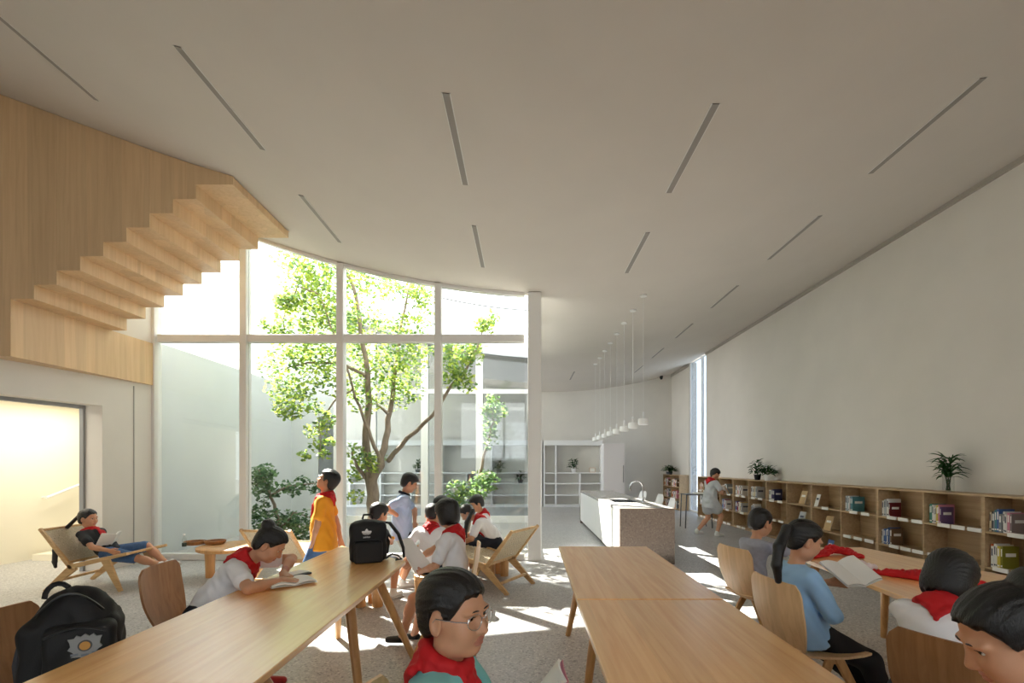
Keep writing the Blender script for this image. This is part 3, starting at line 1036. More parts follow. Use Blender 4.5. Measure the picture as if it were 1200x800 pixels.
table('long oak table at the left with a slanted far end carrying a backpack',
      [(-1.765, .9), (-.945, .9), (-.948, 3.85), (-1.735, 4.585)],
      [((-1.56, 1.2), (-1.69, 1.05)), ((-1.14, 1.2), (-1.02, 1.05)),
       ((-1.56, 2.02), (-1.70, 2.22)), ((-1.17, 2.02), (-.92, 2.26)),
       ((-1.56, 3.12), (-1.69, 2.95)), ((-1.14, 3.12), (-1.0, 2.95)),
       ((-1.52, 3.95), (-1.62, 4.2)), ((-1.10, 3.55), (-.86, 3.75))])
table('oak table by the bookcases with two red scarves lying on it', [(2.17, 2.62), (3.46, 2.62), (3.12, 4.49), (2.32, 4.49)], rect_legs(2.25, 3.2, 2.62, 4.49))
table('oak table at the right edge behind the girl in profile', [(2.15, .8), (3.47, .8), (3.46, 2.614), (2.17, 2.614)], rect_legs(2.16, 3.4, .8, 2.614))

def dining_chair(x, y, deg, lab, m=M_PLY, s=1.0):
    """plywood shell chair, local forward +x"""
    t = thing('dining_chair', lab, 'chair', (x, y, 0), math.radians(deg), 'plywood chairs at the tables')
    # back panel
    G = []
    for i in range(13):
        u = i / 12
        z = .47 + .38 * u
        w_ = .165 + .055 * math.sin(min(1, u / .55) * PI / 2)
        if u > .80:
            f = (u - .80) / .20
            w_ = w_ - .045 * f ** 2.4
        xx = -.185 - .075 * u - .012 * math.sin(u * PI)
        G.append([(xx + .028 * (abs(j - 4) / 4) ** 2, w_ * (j - 4) / 4, z) for j in range(9)])
    MB().plate(G, .012).build('backrest', m, t, True, 60)
    # bend and seat
    G = []
    for (xx, z, w_) in ((-.188, .475, .165), (-.178, .455, .17), (-.155, .446, .18), (-.08, .442, .20), (.05, .440, .215), (.15, .446, .215), (.205, .45, .205), (.225, .445, .19)):
        G.append([(xx, w_ * (j - 3) / 3, z + .012 * (abs(j - 3) / 3) ** 2) for j in range(7)])
    MB().plate(G, .012).build('seat', m, t, True, 60)
    for sy in (-1, 1):
        MB().beam((.045, .15 * sy, .438), (.25, .215 * sy, 0), .05, .026, up=(0, 1, 0), w2=.034).build('leg', M_TABLEG, t)
        MB().beam((.005, .15 * sy, .438), (-.225, .215 * sy, 0), .05, .026, up=(0, 1, 0), w2=.034).build('leg', M_TABLEG, t)
    MB().beam((.025, -.16, .418), (.025, .16, .418), .05, .035).build('seat_rail', M_TABLEG, t)
    return t
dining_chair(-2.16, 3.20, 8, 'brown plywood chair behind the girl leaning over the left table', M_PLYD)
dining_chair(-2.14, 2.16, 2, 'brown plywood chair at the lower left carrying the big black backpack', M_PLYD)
dining_chair(-.63, 4.0, 183, 'plywood chair under the girl holding the large white sheet')
dining_chair(-.24, 1.30, -8, 'plywood chair under the boy with glasses in the foreground')
dining_chair(1.90, 3.93, 12, 'plywood chair under the small child in grey at the right table')
dining_chair(1.67, 2.83, 8, 'plywood chair under the girl in the light blue top')
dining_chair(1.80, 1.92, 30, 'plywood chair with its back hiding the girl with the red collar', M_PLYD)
dining_chair(1.52, .93, 150, 'plywood chair under the girl in profile at the right edge')

# ---------------------------------------------------------------- lounge chairs (local forward +x, seat/back joint at x=0)
def lounge(x, y, deg, lab):
    t = thing('lounge_chair', lab, 'chair', (x, y, 0), math.radians(deg), 'woven lounge chairs')
    W2 = .31
    J, BT, SF = Vector((0, 0, .30)), Vector((-.36, 0, .745)), Vector((.68, 0, .45))
    for sy in (-1, 1):
        o = Vector((0, W2 * sy, 0))
        MB().beam(J + o - Vector((-.02, 0, .03)), BT + o, .034, .05, up=(1, 0, 1), h2=.034).build('back_post', M_LOUNGE, t)
        MB().beam(J + o + Vector((-.02, 0, -.01)), SF + o, .034, .06, h2=.036).build('seat_rail', M_LOUNGE, t)
        MB().beam(J + o + Vector((.05, 0, .0)), Vector((-.30, W2 * sy, .0)), .032, .10, up=(0, 0, 1), h2=.045).build('leg', M_LOUNGE, t)
        MB().beam(Vector((.42, W2 * sy, .375)), Vector((.60, W2 * sy, 0)), .032, .10, up=(1, 0, 0), h2=.045).build('leg', M_LOUNGE, t)
    for p in (BT + Vector((.01, 0, -.015)), J + Vector((-.03, 0, .045)), J + Vector((.03, 0, .005)), SF + Vector((-.015, 0, -.003))):
        MB().beam(p + Vector((0, -W2, 0)), p + Vector((0, W2, 0)), .028, .028).build('cross_rail', M_LOUNGE, t)
    MB().beam((-.19, -W2, .12), (-.19, W2, .12), .03, .03).build('stretcher', M_LOUNGE, t)
    def weave(name, A, B, nrm):
        mb = MB()
        d = B - A
        nw, nl = 22, 30
        for i in range(nw):                                 # strands along
            yy = -W2 + .03 + (2 * W2 - .06) * i / (nw - 1)
            pts = [A + d * (k / 10) + Vector((0, yy, 0)) + nrm * (.004 * (1 if (k + i) % 2 else -1)) for k in range(11)]
            for p, q in zip(pts, pts[1:]):
                mb.box((0, 0, 0), ((q - p).length, .022, .003), M=Matrix.Translation((p + q) / 2) @ (q - p).to_track_quat('X', 'Z').to_matrix().to_4x4())
        for k in range(nl):                                 # strands across
            p = A + d * ((k + .5) / nl)
            mb.box((0, 0, 0), (d.length / nl * .86, 2 * W2, .0025), M=Matrix.Translation(p + nrm * (.003 * (1 if k % 2 else -1))) @ d.to_track_quat('X', 'Z').to_matrix().to_4x4())
        o = mb.build(name, M_WEAVE, t, recalc=False)
        o['kind'] = 'stuff'
    u = (BT - J).normalized()
    weave('woven_back', J + u * .07, BT - u * .015, Vector((u.z, 0, -u.x)))
    u = (SF - J).normalized()
    weave('woven_seat', J + u * .04, SF - u * .02, Vector((-u.z, 0, u.x)))
    return t
lounge(-5.40, 6.06, 0, 'woven lounge chair at the left with the girl lying back in it')
lounge(-.30, 6.0, 150, 'empty woven lounge chair standing beside the white corner column')
lounge(-2.98, 6.0, 82, 'grey woven lounge chair half hidden behind the girl with the hair bun')

# low round wooden tables and stools
def round_table(x, y, r, h, lab, name='coffee_table', cat='table', nl=3):
    t = thing(name, lab, cat, (x, y, 0))
    MB().lathe([(r - .012, h - .05), (r, h - .042), (r, h - .008), (r - .01, h)], n=36).build('top', M_TABLEG, t, True, 50)
    for k in range(nl):
        a = 2 * PI * k / nl + 3.7
        MB().lathe([(.055, 0), (.06, h * .5), (.068, h - .05)], c=(math.cos(a) * r * .62, math.sin(a) * r * .62, 0), n=16).build('leg', M_TABLEG, t, True)
    return t
round_table(-3.98, 6.62, .44, .41, 'low round wooden coffee table with thick round legs left of the mullion')
for i, (px, py) in enumerate(((231, 640), (251, 639))):
    p = W(px, py, 6.7)
    t = thing('wooden_tray', 'small rounded wooden tray on the coffee table, ' + ('left one' if i == 0 else 'right one'), 'tray', (p.x, 6.66 + .06 * i, .41), 0, 'trays on the coffee table')
    MB().lathe([(.11, 0), (.13, .02), (.135, .05), (.125, .05), (.12, .025), (.001, .02)], n=24).build('tray_body', M_PLYD, t, True)
t = thing('bottle', 'small clear bottle with dark base on the coffee table', 'bottle', (W(222, 640, 6.6).x, 6.5, .41))
MB().lathe([(.026, 0), (.028, .01), (.028, .05)], n=14).build('sleeve', mat('dark_green_label', (30, 54, 48), .4), t, True)
MB().lathe([(.026, .05), (.027, .10), (.012, .13), (.012, .15)], n=14).build('bottle_body', M_GLASS, t, True)
MB().lathe([(.014, .15), (.014, .17)], n=12).build('cap', M_WHITE, t, True)
SIT = {}
for key, x, y, h, lab in (('a', -1.03, 5.25, .33, 'low wooden stool under the boy in white seen from behind'),
                          ('b', -.98, 6.28, .34, 'low wooden stool under the child in the light blue mask'),
                          ('c', -.37, 6.62, .345, 'wooden stool under the girl bending forward by the window'),
                          ('d', -.53, 7.1, .30, 'wooden stool under the boy behind the bending girl'),
                          ('e', -1.66, 5.2, .33, 'wooden stool under the boy in black behind the backpack')):
    round_table(x, y, .17, h, lab, 'stool', 'stool')

# ---------------------------------------------------------------- long bookcases on the right wall
SFX, SBX, SH = 5.08, 5.395, 1.175
PITCH = .805
EDGE = [3.755 + PITCH * i for i in range(15)]            # bay edges going away
T_ = .022
LV = [.045, .385, .775]
def bookcase(ys, lab, x0=SFX, x1=SBX, labels=()):
    y0, y1 = ys[0], ys[-1]
    t = thing('bookcase', lab, 'bookcase', ((x0 + x1) / 2, (y0 + y1) / 2, 0), 0, 'low bookcases along the right wall')
    def part(n, lo, hi, m=M_SHELF, b=0): return loc_(bx(n, lo, hi, m, b=b), t)
    part('top_board', (x0, y0, SH - T_), (x1, y1, SH))
    part('plinth', (x0 + .02, y0, 0), (x1, y1, LV[0] - T_))
    part('back_board', (x1 - .012, y0, LV[0]), (x1, y1, SH - T_))
    for i, y in enumerate(ys):
        a = y if i == 0 else y - T_ / 2
        if i == len(ys) - 1: a = y - T_
        part('upright', (x0, a, LV[0] - T_), (x1 - .012, a + T_, SH - T_))
    for a, b in zip(ys, ys[1:]):
        for z in LV:
            part('shelf', (x0 + .004, a + T_ * .5 + .002, z - T_), (x1 - .012, b - T_ * .5 - .002, z))
    for (y, z) in labels:
        part('label_holder', (x0 - .012, y - .085, z - T_ - .004), (x0 + .003, y + .085, z + .02), M_PAGE, b=.003)
    return t
BAYN = ['bay right of the vase', 'bay under the vase'] + ['%s bay left of the vase' % w for w in ('first', 'second', 'third', 'fourth', 'fifth', 'sixth', 'seventh', 'eighth', 'ninth', 'tenth', 'eleventh')]
# EDGE index: bay b lies between EDGE[b+1], EDGE[b+2] for BAYN[b]
lbl = {}
def labs(b, lev, fr):
    for f in fr: lbl.setdefault(b, []).append((EDGE[b + 1] + PITCH * f, LV[lev]))
labs(0, 2, (.3, .55)); labs(0, 1, (.5, .75))
labs(1, 2, (.12, .38, .62)); labs(1, 1, (.8, .5, .2))
labs(2, 2, (.12, .4, .65)); labs(2, 1, (.1, .35, .6))
labs(3, 2, (.3, .62)); labs(3, 1, (.2, .5, .8))
labs(4, 2, (.5,)); labs(5, 1, (.3,)); labs(6, 2, (.3, .7)); labs(6, 1, (.25, .6))
for b in (7, 8, 9, 10, 11): labs(b, 2, (.3, .7)); labs(b, 1, (.4,)); labs(b, 0, (.3, .6))
units = [(-1, 0), (1, 2), (3, 4), (5, 6), (7, 8), (9, 10), (11, 12)]
uname = ['at the right photo edge', 'under the leafy vase', 'second left of the one under the vase', 'third left of the one under the vase', 'under the two bushy pot plants', 'behind the walking girl', 'at the far end by the slot window']
for (a, b), nm in zip(units, uname):
    ys = [EDGE[a + 1], EDGE[b + 1], EDGE[min(b + 2, 14)]]
    if b == 12: ys = [EDGE[12], EDGE[13]]
    bookcase(ys, 'low plywood bookcase ' + nm, labels=lbl.get(a, []) + lbl.get(b, []))
# end cabinet beyond the slot window
t = bookcase([15.92, 16.85, 17.77], 'low plywood bookcase in the far corner beyond the slot window', labels=[])

# books: block with cover boards, thickness along y, spine facing the room (-x)
BOOKM = {}
def book_mesh(name, w, h, t):
    k = (round(w, 3), round(h, 3), round(t, 3), name)
    return k
BC = {'white': (228, 226, 220), 'cream': (222, 208, 176), 'green': (66, 136, 116), 'grey': (128, 134, 138), 'blue': (74, 104, 160), 'red': (150, 34, 38),
      'maroon': (110, 24, 30), 'purple': (98, 74, 116), 'yellow': (206, 186, 70), 'pink': (206, 132, 152), 'black': (36, 36, 44), 'teal': (80, 138, 146),
      'orange': (204, 104, 54), 'olive': (128, 124, 36), 'tan': (196, 164, 118), 'navy': (44, 48, 84), 'silver': (186, 190, 192), 'brown': (112, 84, 58), 'taupe': (140, 124, 122)}
ORD = ['first', 'second', 'third', 'fourth', 'fifth', 'sixth', 'seventh', 'eighth']
def book(x, y, z, w, h, t, colr, label, group, tilt=0, face=None):
    """spine at x facing -x; y is the near side of the book"""
    key = (round(w, 2), round(h, 3), round(t, 3), colr)
    m = mat('book_' + colr.replace(' ', '_'), BC[colr], .55)
    if key in BOOKM:
        o = bpy.data.objects.new('book', BOOKM[key]); COL.objects.link(o)
    else:
        mb = MB()
        c = .0022 if t > .008 else t * .25
        mb.box((w / 2, c / 2, h / 2), (w, c, h)); mb.box((w / 2, t - c / 2, h / 2), (w, c, h)); mb.box((c / 2, t / 2, h / 2), (c, t - 2 * c, h))
        mb.box((w / 2, t / 2, h / 2), (w - .006 - c, t - 2 * c, h - .006), mi=1)
        mb.box((-.0004, t / 2, h * .72), (.0008, t * .55, h * .34), mi=1 if colr not in ('white', 'cream', 'silver') else 2)
        mb.box((-.0004, t / 2, h * .12), (.0008, t * .8, h * .07), mi=2 if colr in ('white', 'cream', 'silver') else 1)
        mb.box((w * .5, -.0004, h * .62), (w * .62, .0008, h * .16), mi=1 if colr not in ('white', 'cream', 'silver') else 2)
        o = mb.build('book', [m, M_PAGE, mat('spine_print', (70, 78, 96), .6)], recalc=False)
        BOOKM[key] = o.data
    o.location = (x, y, z)
    o.rotation_euler = (tilt, 0, 0)
    if face is not None: o.rotation_euler = face
    return tag(o, label, 'book', group)
SPEC = []
def row(b, lev, cols, at=.97, hs=(.20, .25), ts=(.012, .03), lean=0):
    """books in a bay starting from its far side (fraction at) and coming nearer; nearest shows its cover"""
    y0 = EDGE[b + 1]
    y = y0 + PITCH * at - (T_ / 2 if at > .9 else 0)
    z = LV[lev]
    place = '%s shelf of the %s' % (['bottom', 'middle', 'top'][lev], BAYN[b])
    n = len(cols)
    from collections import Counter
    ct = Counter(cols); seen = Counter()
    for i, c in enumerate(cols):
        t = random.uniform(*ts); h = round(random.uniform(*hs), 2); w = round(random.uniform(.15, .19), 2)
        t = round(t, 3)
        y -= t + .001
        seen[c] += 1
        nth = '' if ct[c] == 1 else (ORD[seen[c] - 1] + ' ')
        lab = '%s%s book from the left on the %s shelf, %s' % (nth, c, ['bottom', 'middle', 'top'][lev], BAYN[b])
        if ct[c] == 1: lab = '%s book on the %s shelf, %s' % (c, ['bottom', 'middle', 'top'][lev], BAYN[b])
        book(SFX + .035 + random.uniform(0, .02), y, z, w, h, t, c, lab, 'books on the ' + place)
row(0, 2, ['cream', 'black', 'grey', 'teal', 'blue', 'grey', 'grey', 'white', 'white', 'pink', 'taupe'], .97)
row(0, 1, ['orange', 'white', 'white', 'white', 'yellow', 'olive'], .97, (.22, .27))
row(1, 2, ['green', 'green', 'white', 'white', 'cream', 'yellow', 'yellow', 'pink', 'purple'], .97, (.2, .24))
row(2, 2, ['white', 'white', 'silver', 'white', 'white', 'maroon'], .97, (.2, .26), (.016, .034))
row(2, 1, ['white', 'white', 'blue', 'white', 'blue', 'white', 'blue', 'white', 'brown'], .97, (.2, .24))
row(3, 2, ['white', 'silver', 'teal', 'white', 'grey', 'teal'], .97, (.22, .25), (.02, .035))
row(6, 2, ['white', 'white', 'purple', 'navy', 'navy'], .95, (.2, .24), (.02, .05))
row(7, 2, ['white', 'white', 'cream', 'white', 'cream', 'white', 'silver'], .96, (.22, .25), (.03, .05))
row(7, 1, ['white', 'white', 'black', 'white', 'silver'], .96, (.2, .25), (.02, .045))
row(8, 2, ['white', 'silver', 'tan', 'pink', 'white', 'brown', 'white'], .96, (.2, .25), (.03, .06))
row(8, 1, ['blue', 'purple', 'red', 'white', 'white', 'tan', 'silver'], .96, (.2, .25), (.03, .06))
row(9, 2, ['white', 'black', 'white', 'white', 'white', 'silver', 'grey'], .96, (.2, .25), (.03, .06))
row(9, 1, ['blue', 'blue', 'silver', 'red', 'white', 'navy', 'white'], .96, (.2, .25), (.03, .06))
row(10, 2, ['tan', 'white', 'red', 'white', 'grey', 'blue'], .96, (.2, .25), (.03, .06))
row(10, 1, ['white', 'tan', 'white', 'brown'], .96, (.2, .25), (.03, .06))
row(11, 2, ['tan', 'orange', 'white', 'tan', 'red', 'brown', 'tan'], .96, (.2, .25), (.03, .06))
row(11, 1, ['black', 'white', 'white', 'silver'], .96, (.2, .25), (.03, .06))
# books shown face-on, leaning on the back
def facing(b, lev, f, colr, lab, h=.25, w=.19, t=.014, dx=.17):
    y = EDGE[b + 1] + PITCH * f
    # stand it upright facing -x, leaning back
    o = book(SFX + dx - .10, y + w / 2, LV[lev] + .001, w, h, t, colr, lab, None)
    o.rotation_euler = (0, 0, 0)
    o.matrix_world = Matrix.Translation((SFX + dx - .09, y + w / 2, LV[lev] + .004)) @ Matrix.Rotation(math.radians(16), 4, 'Y') @ Matrix.Rotation(math.radians(-90), 4, 'Z')
    return o
facing(4, 2, .9, 'white', 'white folded brochure standing at the end of an almost empty top shelf', .22, .10, .01, .12)
facing(5, 2, .55, 'tan', 'tan picture book facing out on the top shelf, fourth bay left of the vase')
facing(5, 2, .15, 'taupe', 'small taupe book facing out beside the tan picture book', .17, .13)
facing(5, 1, .62, 'silver', 'pale picture book facing out on the middle shelf, fourth bay left of the vase')
facing(5, 1, .15, 'cream', 'narrow cream book facing out beside the pale picture book', .24, .11)
facing(4, 1, .62, 'tan', 'tan book facing out alone on the middle shelf, third bay left of the vase')
facing(4, 0, .55, 'blue', 'small blue book facing out on the bottom shelf beyond the right table', .19, .15)
facing(4, 0, .15, 'cream', 'small cream book facing out on the bottom shelf next to the blue one', .16, .11)
# books of the far corner bookcase
for lev in (0, 1, 2):
    for half in (0, 1):
        y = 15.92 + .93 * (half + 1) - .05
        place = '%s shelf, %s half of the far corner bookcase' % (['bottom', 'middle', 'top'][lev], ['near', 'far'][half])
        order = ['tan', 'brown', 'white', 'pink', 'orange', 'grey', 'cream']
        random.shuffle(order)
        for i in range(7):
            c = order[i]
            t = round(random.uniform(.05, .09), 2)
            y -= t + .004
            book(SFX + .03, y, LV[lev], .17, round(random.uniform(.22, .28), 2), t, c, '%s book on the %s' % (c, place), 'books on the ' + place)

# plants on the bookcases
def leaf_blade(mb, p, d, L, wd, droop, mi=0, seg=4):
    """one bent leaf from p going along d"""
    d = Vector(d).normalized()
    side = d.cross(Vector((0, 0, 1)))
    side = side.normalized() if side.length > .01 else Vector((1, 0, 0))
    pts = []
    q = Vector(p); dd = d.copy()
    for i in range(seg + 1):
        pts.append(q.copy())
        q = q + dd * L / seg
        dd = (dd + Vector((0, 0, -droop / seg))).normalized()
    vs, fs = [], []
    for i, c in enumerate(pts):
        u = i / seg
        ww = wd * math.sin(PI * min(.98, .12 + .86 * u)) * .5
        up = Vector((0, 0, 1))
        vs += [c - side * ww + up * ww * .35, c, c + side * ww + up * ww * .35]
    for i in range(seg):
        a = i * 3
        fs += [(a, a + 1, a + 4, a + 3), (a + 1, a + 2, a + 5, a + 4)]
    mb._add(vs, fs, mi)
t = thing('vase_plant', 'dark green leafy stems in a clear glass vase on the bookcase', 'plant', (5.19, 5.93, SH))
MB().lathe([(.055, 0), (.06, .02), (.058, .16), (.062, .19), (.057, .19), (.053, .16), (.054, .02), (.001, .012)], n=20).build('vase', M_GLASS, t, True)
mb = MB()
for k in range(6):
    a = k * 1.05
    mb.tube([(.02 * math.cos(a), .02 * math.sin(a), .015), (.03 * math.cos(a + 2), .03 * math.sin(a + 2), .2), (.045 * math.cos(a), .045 * math.sin(a), .33 + .025 * k)], .006, 6)
mb.build('stems', M_POTL, t, True)
for k in range(64):
    a = random.uniform(0, 2 * PI); z = random.uniform(.17, .42); el = random.uniform(-.1, .95)
    mb = MB()
    leaf_blade(mb, (.03 * math.cos(a), .03 * math.sin(a), z), (math.cos(a) * math.cos(el), math.sin(a) * math.cos(el), math.sin(el)), random.uniform(.12, .21), random.uniform(.03, .05), random.uniform(.5, 1.3))
    mb.build('leaf', M_POTL, t, True, recalc=False)
def pot_plant(x, y, z, lab, n, sp, hgt, pot_m, pr=.075, ph=.12, L=(.07, .13)):
    t = thing('potted_plant', lab, 'plant', (x, y, z))
    MB().lathe([(pr * .75, 0), (pr, ph * .9), (pr * 1.04, ph), (pr * .9, ph), (pr * .85, ph * .85), (.001, ph * .85)], n=20).build('pot', pot_m, t, True)
    mb = MB()
    for k in range(7):
        a = k * .9
        mb.tube([(0, 0, ph * .8), (sp * .25 * math.cos(a), sp * .25 * math.sin(a), ph + hgt * .45), (sp * .5 * math.cos(a), sp * .5 * math.sin(a), ph + hgt * .8)], .005, 5)
    mb.build('stems', M_POTL, t, True)
    for k in range(n):
        a = random.uniform(0, 2 * PI); r = sp * math.sqrt(random.random()); zz = ph + hgt * random.uniform(.05, 1) * (1 - .5 * (r / sp) ** 2)
        el = random.uniform(-.3, .9)
        mb = MB()
        leaf_blade(mb, (r * math.cos(a) * .75, r * math.sin(a) * .75, zz), (math.cos(a) * math.cos(el), math.sin(a) * math.cos(el), math.sin(el)), random.uniform(*L), random.uniform(.04, .065), random.uniform(.2, 1), seg=3)
        mb.build('leaf', M_POTL, t, True, recalc=False)
pot_plant(5.17, 10.75, SH, 'taller bushy pot plant on the bookcase, left of the pair', 90, .17, .34, M_BLACKS)
pot_plant(5.17, 10.3, SH, 'lower bushy plant in a white pot on the bookcase, right of the pair', 80, .2, .2, M_WHITE)
pot_plant(5.08, 17.0, SH, 'wide dark plant on top of the far corner bookcase', 90, .26, .2, M_DFRAME, .12, .1, (.1, .18))
p = W(672, 553, YB - .25)
pot_plant(p.x, YB - .3, 1.24, 'small dark plant on the white far shelf', 60, .17, .42, M_WHITE, .09, .14, (.1, .17))
t = thing('ornament', 'small pale ornament on the white far shelf right of the dark plant', 'ornament', (W(694, 553, YB - .2).x, YB - .22, 1.24))
MB().box((0, 0, .09), (.22, .03, .18), b=.006).build('frame', mat('pale_wood_frame', (216, 190, 170), .5), t)
MB().box((0, -.017, .09), (.17, .006, .13)).build('picture', M_PAGE, t)
MB().beam((0, .012, .09), (0, .1, .0), .03, .006).build('prop_leg', mat('pale_wood_frame', (216, 190, 170), .5), t)
for i, (px, z) in enumerate(((490, 1.24), (585, 1.24), (610, .86))):
    x = W(px, 0, YB - .25).x
    pot_plant(x, YB - .3, z, ['dark plant on the white shelving behind the standing boy in pale blue', 'dark plant on the white shelving behind the slim sapling', 'dark plant on the lower white shelf near the corner column'][i], 50, .17, .34, M_DFRAME, .1, .12, (.1, .18))

# small side table with papers behind the walking girl
p = W(810, 579, 11.6)
t = thing('side_table', 'dark thin legged side table behind the walking girl', 'table', (4.02, 11.7, 0))
MB().box((.12, 0, .80), (.62, .42, .025), b=.004).build('tabletop', M_DFRAME, t)
for sx in (-.17, .41):
    for sy in (-.19, .19):
        MB().tube([(sx, sy, .79), (sx - .03 * (1 if sx < 0 else -1), sy, 0)], .014, 8).build('leg', M_DFRAME, t, True)
t = thing('paper_stack', 'white papers lying on the dark side table', 'papers', (4.2, 11.62, .8126))
for k in range(4):
    MB().box((0, 0, .0), (.24, .3, .006), M=Matrix.Translation((.01 * k, .008 * k, .004 + .008 * k)) @ Matrix.Rotation(.1 * k, 4, 'Z')).build('sheet', M_PAGE, t)
# ================================================================ PEOPLE
def unit(v):
    v = np.array(v, float); n = np.linalg.norm(v)
    return v / n if n > 1e-9 else v
def ik(a, b, l1, l2, pole):
    a, b = np.array(a, float), np.array(b, float)
    d = b - a; L = np.linalg.norm(d)
    if L > (l1 + l2) * .998:
        b = a + d / L * (l1 + l2) * .998; d = b - a; L = np.linalg.norm(d)
    L = max(L, abs(l1 - l2) * 1.05 + .01)
    x = (l1 * l1 - l2 * l2 + L * L) / (2 * L)
    h = math.sqrt(max(l1 * l1 - x * x, 0))
    u = d / max(np.linalg.norm(d), 1e-6)
    p = np.array(pole, float) - a
    p = unit(p - u * np.dot(p, u))
    return a + u * x + p * h, b
def frame(yaw, pitch, roll=0):
    """yaw degrees from +X counter-clockwise, pitch degrees (down negative): right, forward, up"""
    y, p = math.radians(yaw), math.radians(pitch)
    Fh = np.array([math.cos(y), math.sin(y), 0]); Z = np.array([0, 0, 1.0])
    Fw = math.cos(p) * Fh + math.sin(p) * Z
    U = math.cos(p) * Z - math.sin(p) * Fh
    R = np.cross(Fw, U)
    if roll:
        r = math.radians(roll)
        R, U = math.cos(r) * R + math.sin(r) * U, math.cos(r) * U - math.sin(r) * R
    return R, Fw, U

def hand(sd, wrist, d, n, side, s=1.0, curl=.5, spread=1.0):
    """palm and five fingers: d points along the hand, n out of the palm, side +1 puts the thumb along +side axis"""
    d = unit(d); n = unit(np.array(n, float) - d * np.dot(n, d)); w = np.cross(d, n) * side
    P = lambda a, b, c: wrist + (d * a + w * b + n * c) * s
    sd.cone(P(.0, 0, 0), P(.022, 0, 0), .020 * s, .024 * s, .012, n, 1.5)
    for b in (-.021, -.007, .007, .021):
        sd.cone(P(.014, b * .7, 0), P(.066, b, .002), .0125 * s, .0105 * s, .008)
    for b, L in ((-.024, .046), (-.008, .060), (.008, .065), (.024, .057)):
        c1, c2 = curl * .8, curl * 1.7
        a0 = P(.066, b, .002)
        v1 = d * math.cos(c1) + n * math.sin(c1) + w * b * 2.2 * spread
        a1 = a0 + unit(v1) * L * .5 * s
        v2 = d * math.cos(c2) + n * math.sin(c2) + w * b * 1.5 * spread
        a2 = a1 + unit(v2) * L * .5 * s
        sd.cone(a0, a1, .0088 * s, .0080 * s, .004)
        sd.cone(a1, a2, .0080 * s, .0066 * s, .003)
    t0, t1 = P(.018, .022, .006), P(.044, .042, .014)
    t2 = t1 + unit(d * .8 + n * (.35 + .4 * curl) + w * .15) * .030 * s
    sd.cone(t0, t1, .0125 * s, .0098 * s, .008)
    sd.cone(t1, t2, .0098 * s, .0078 * s, .004)

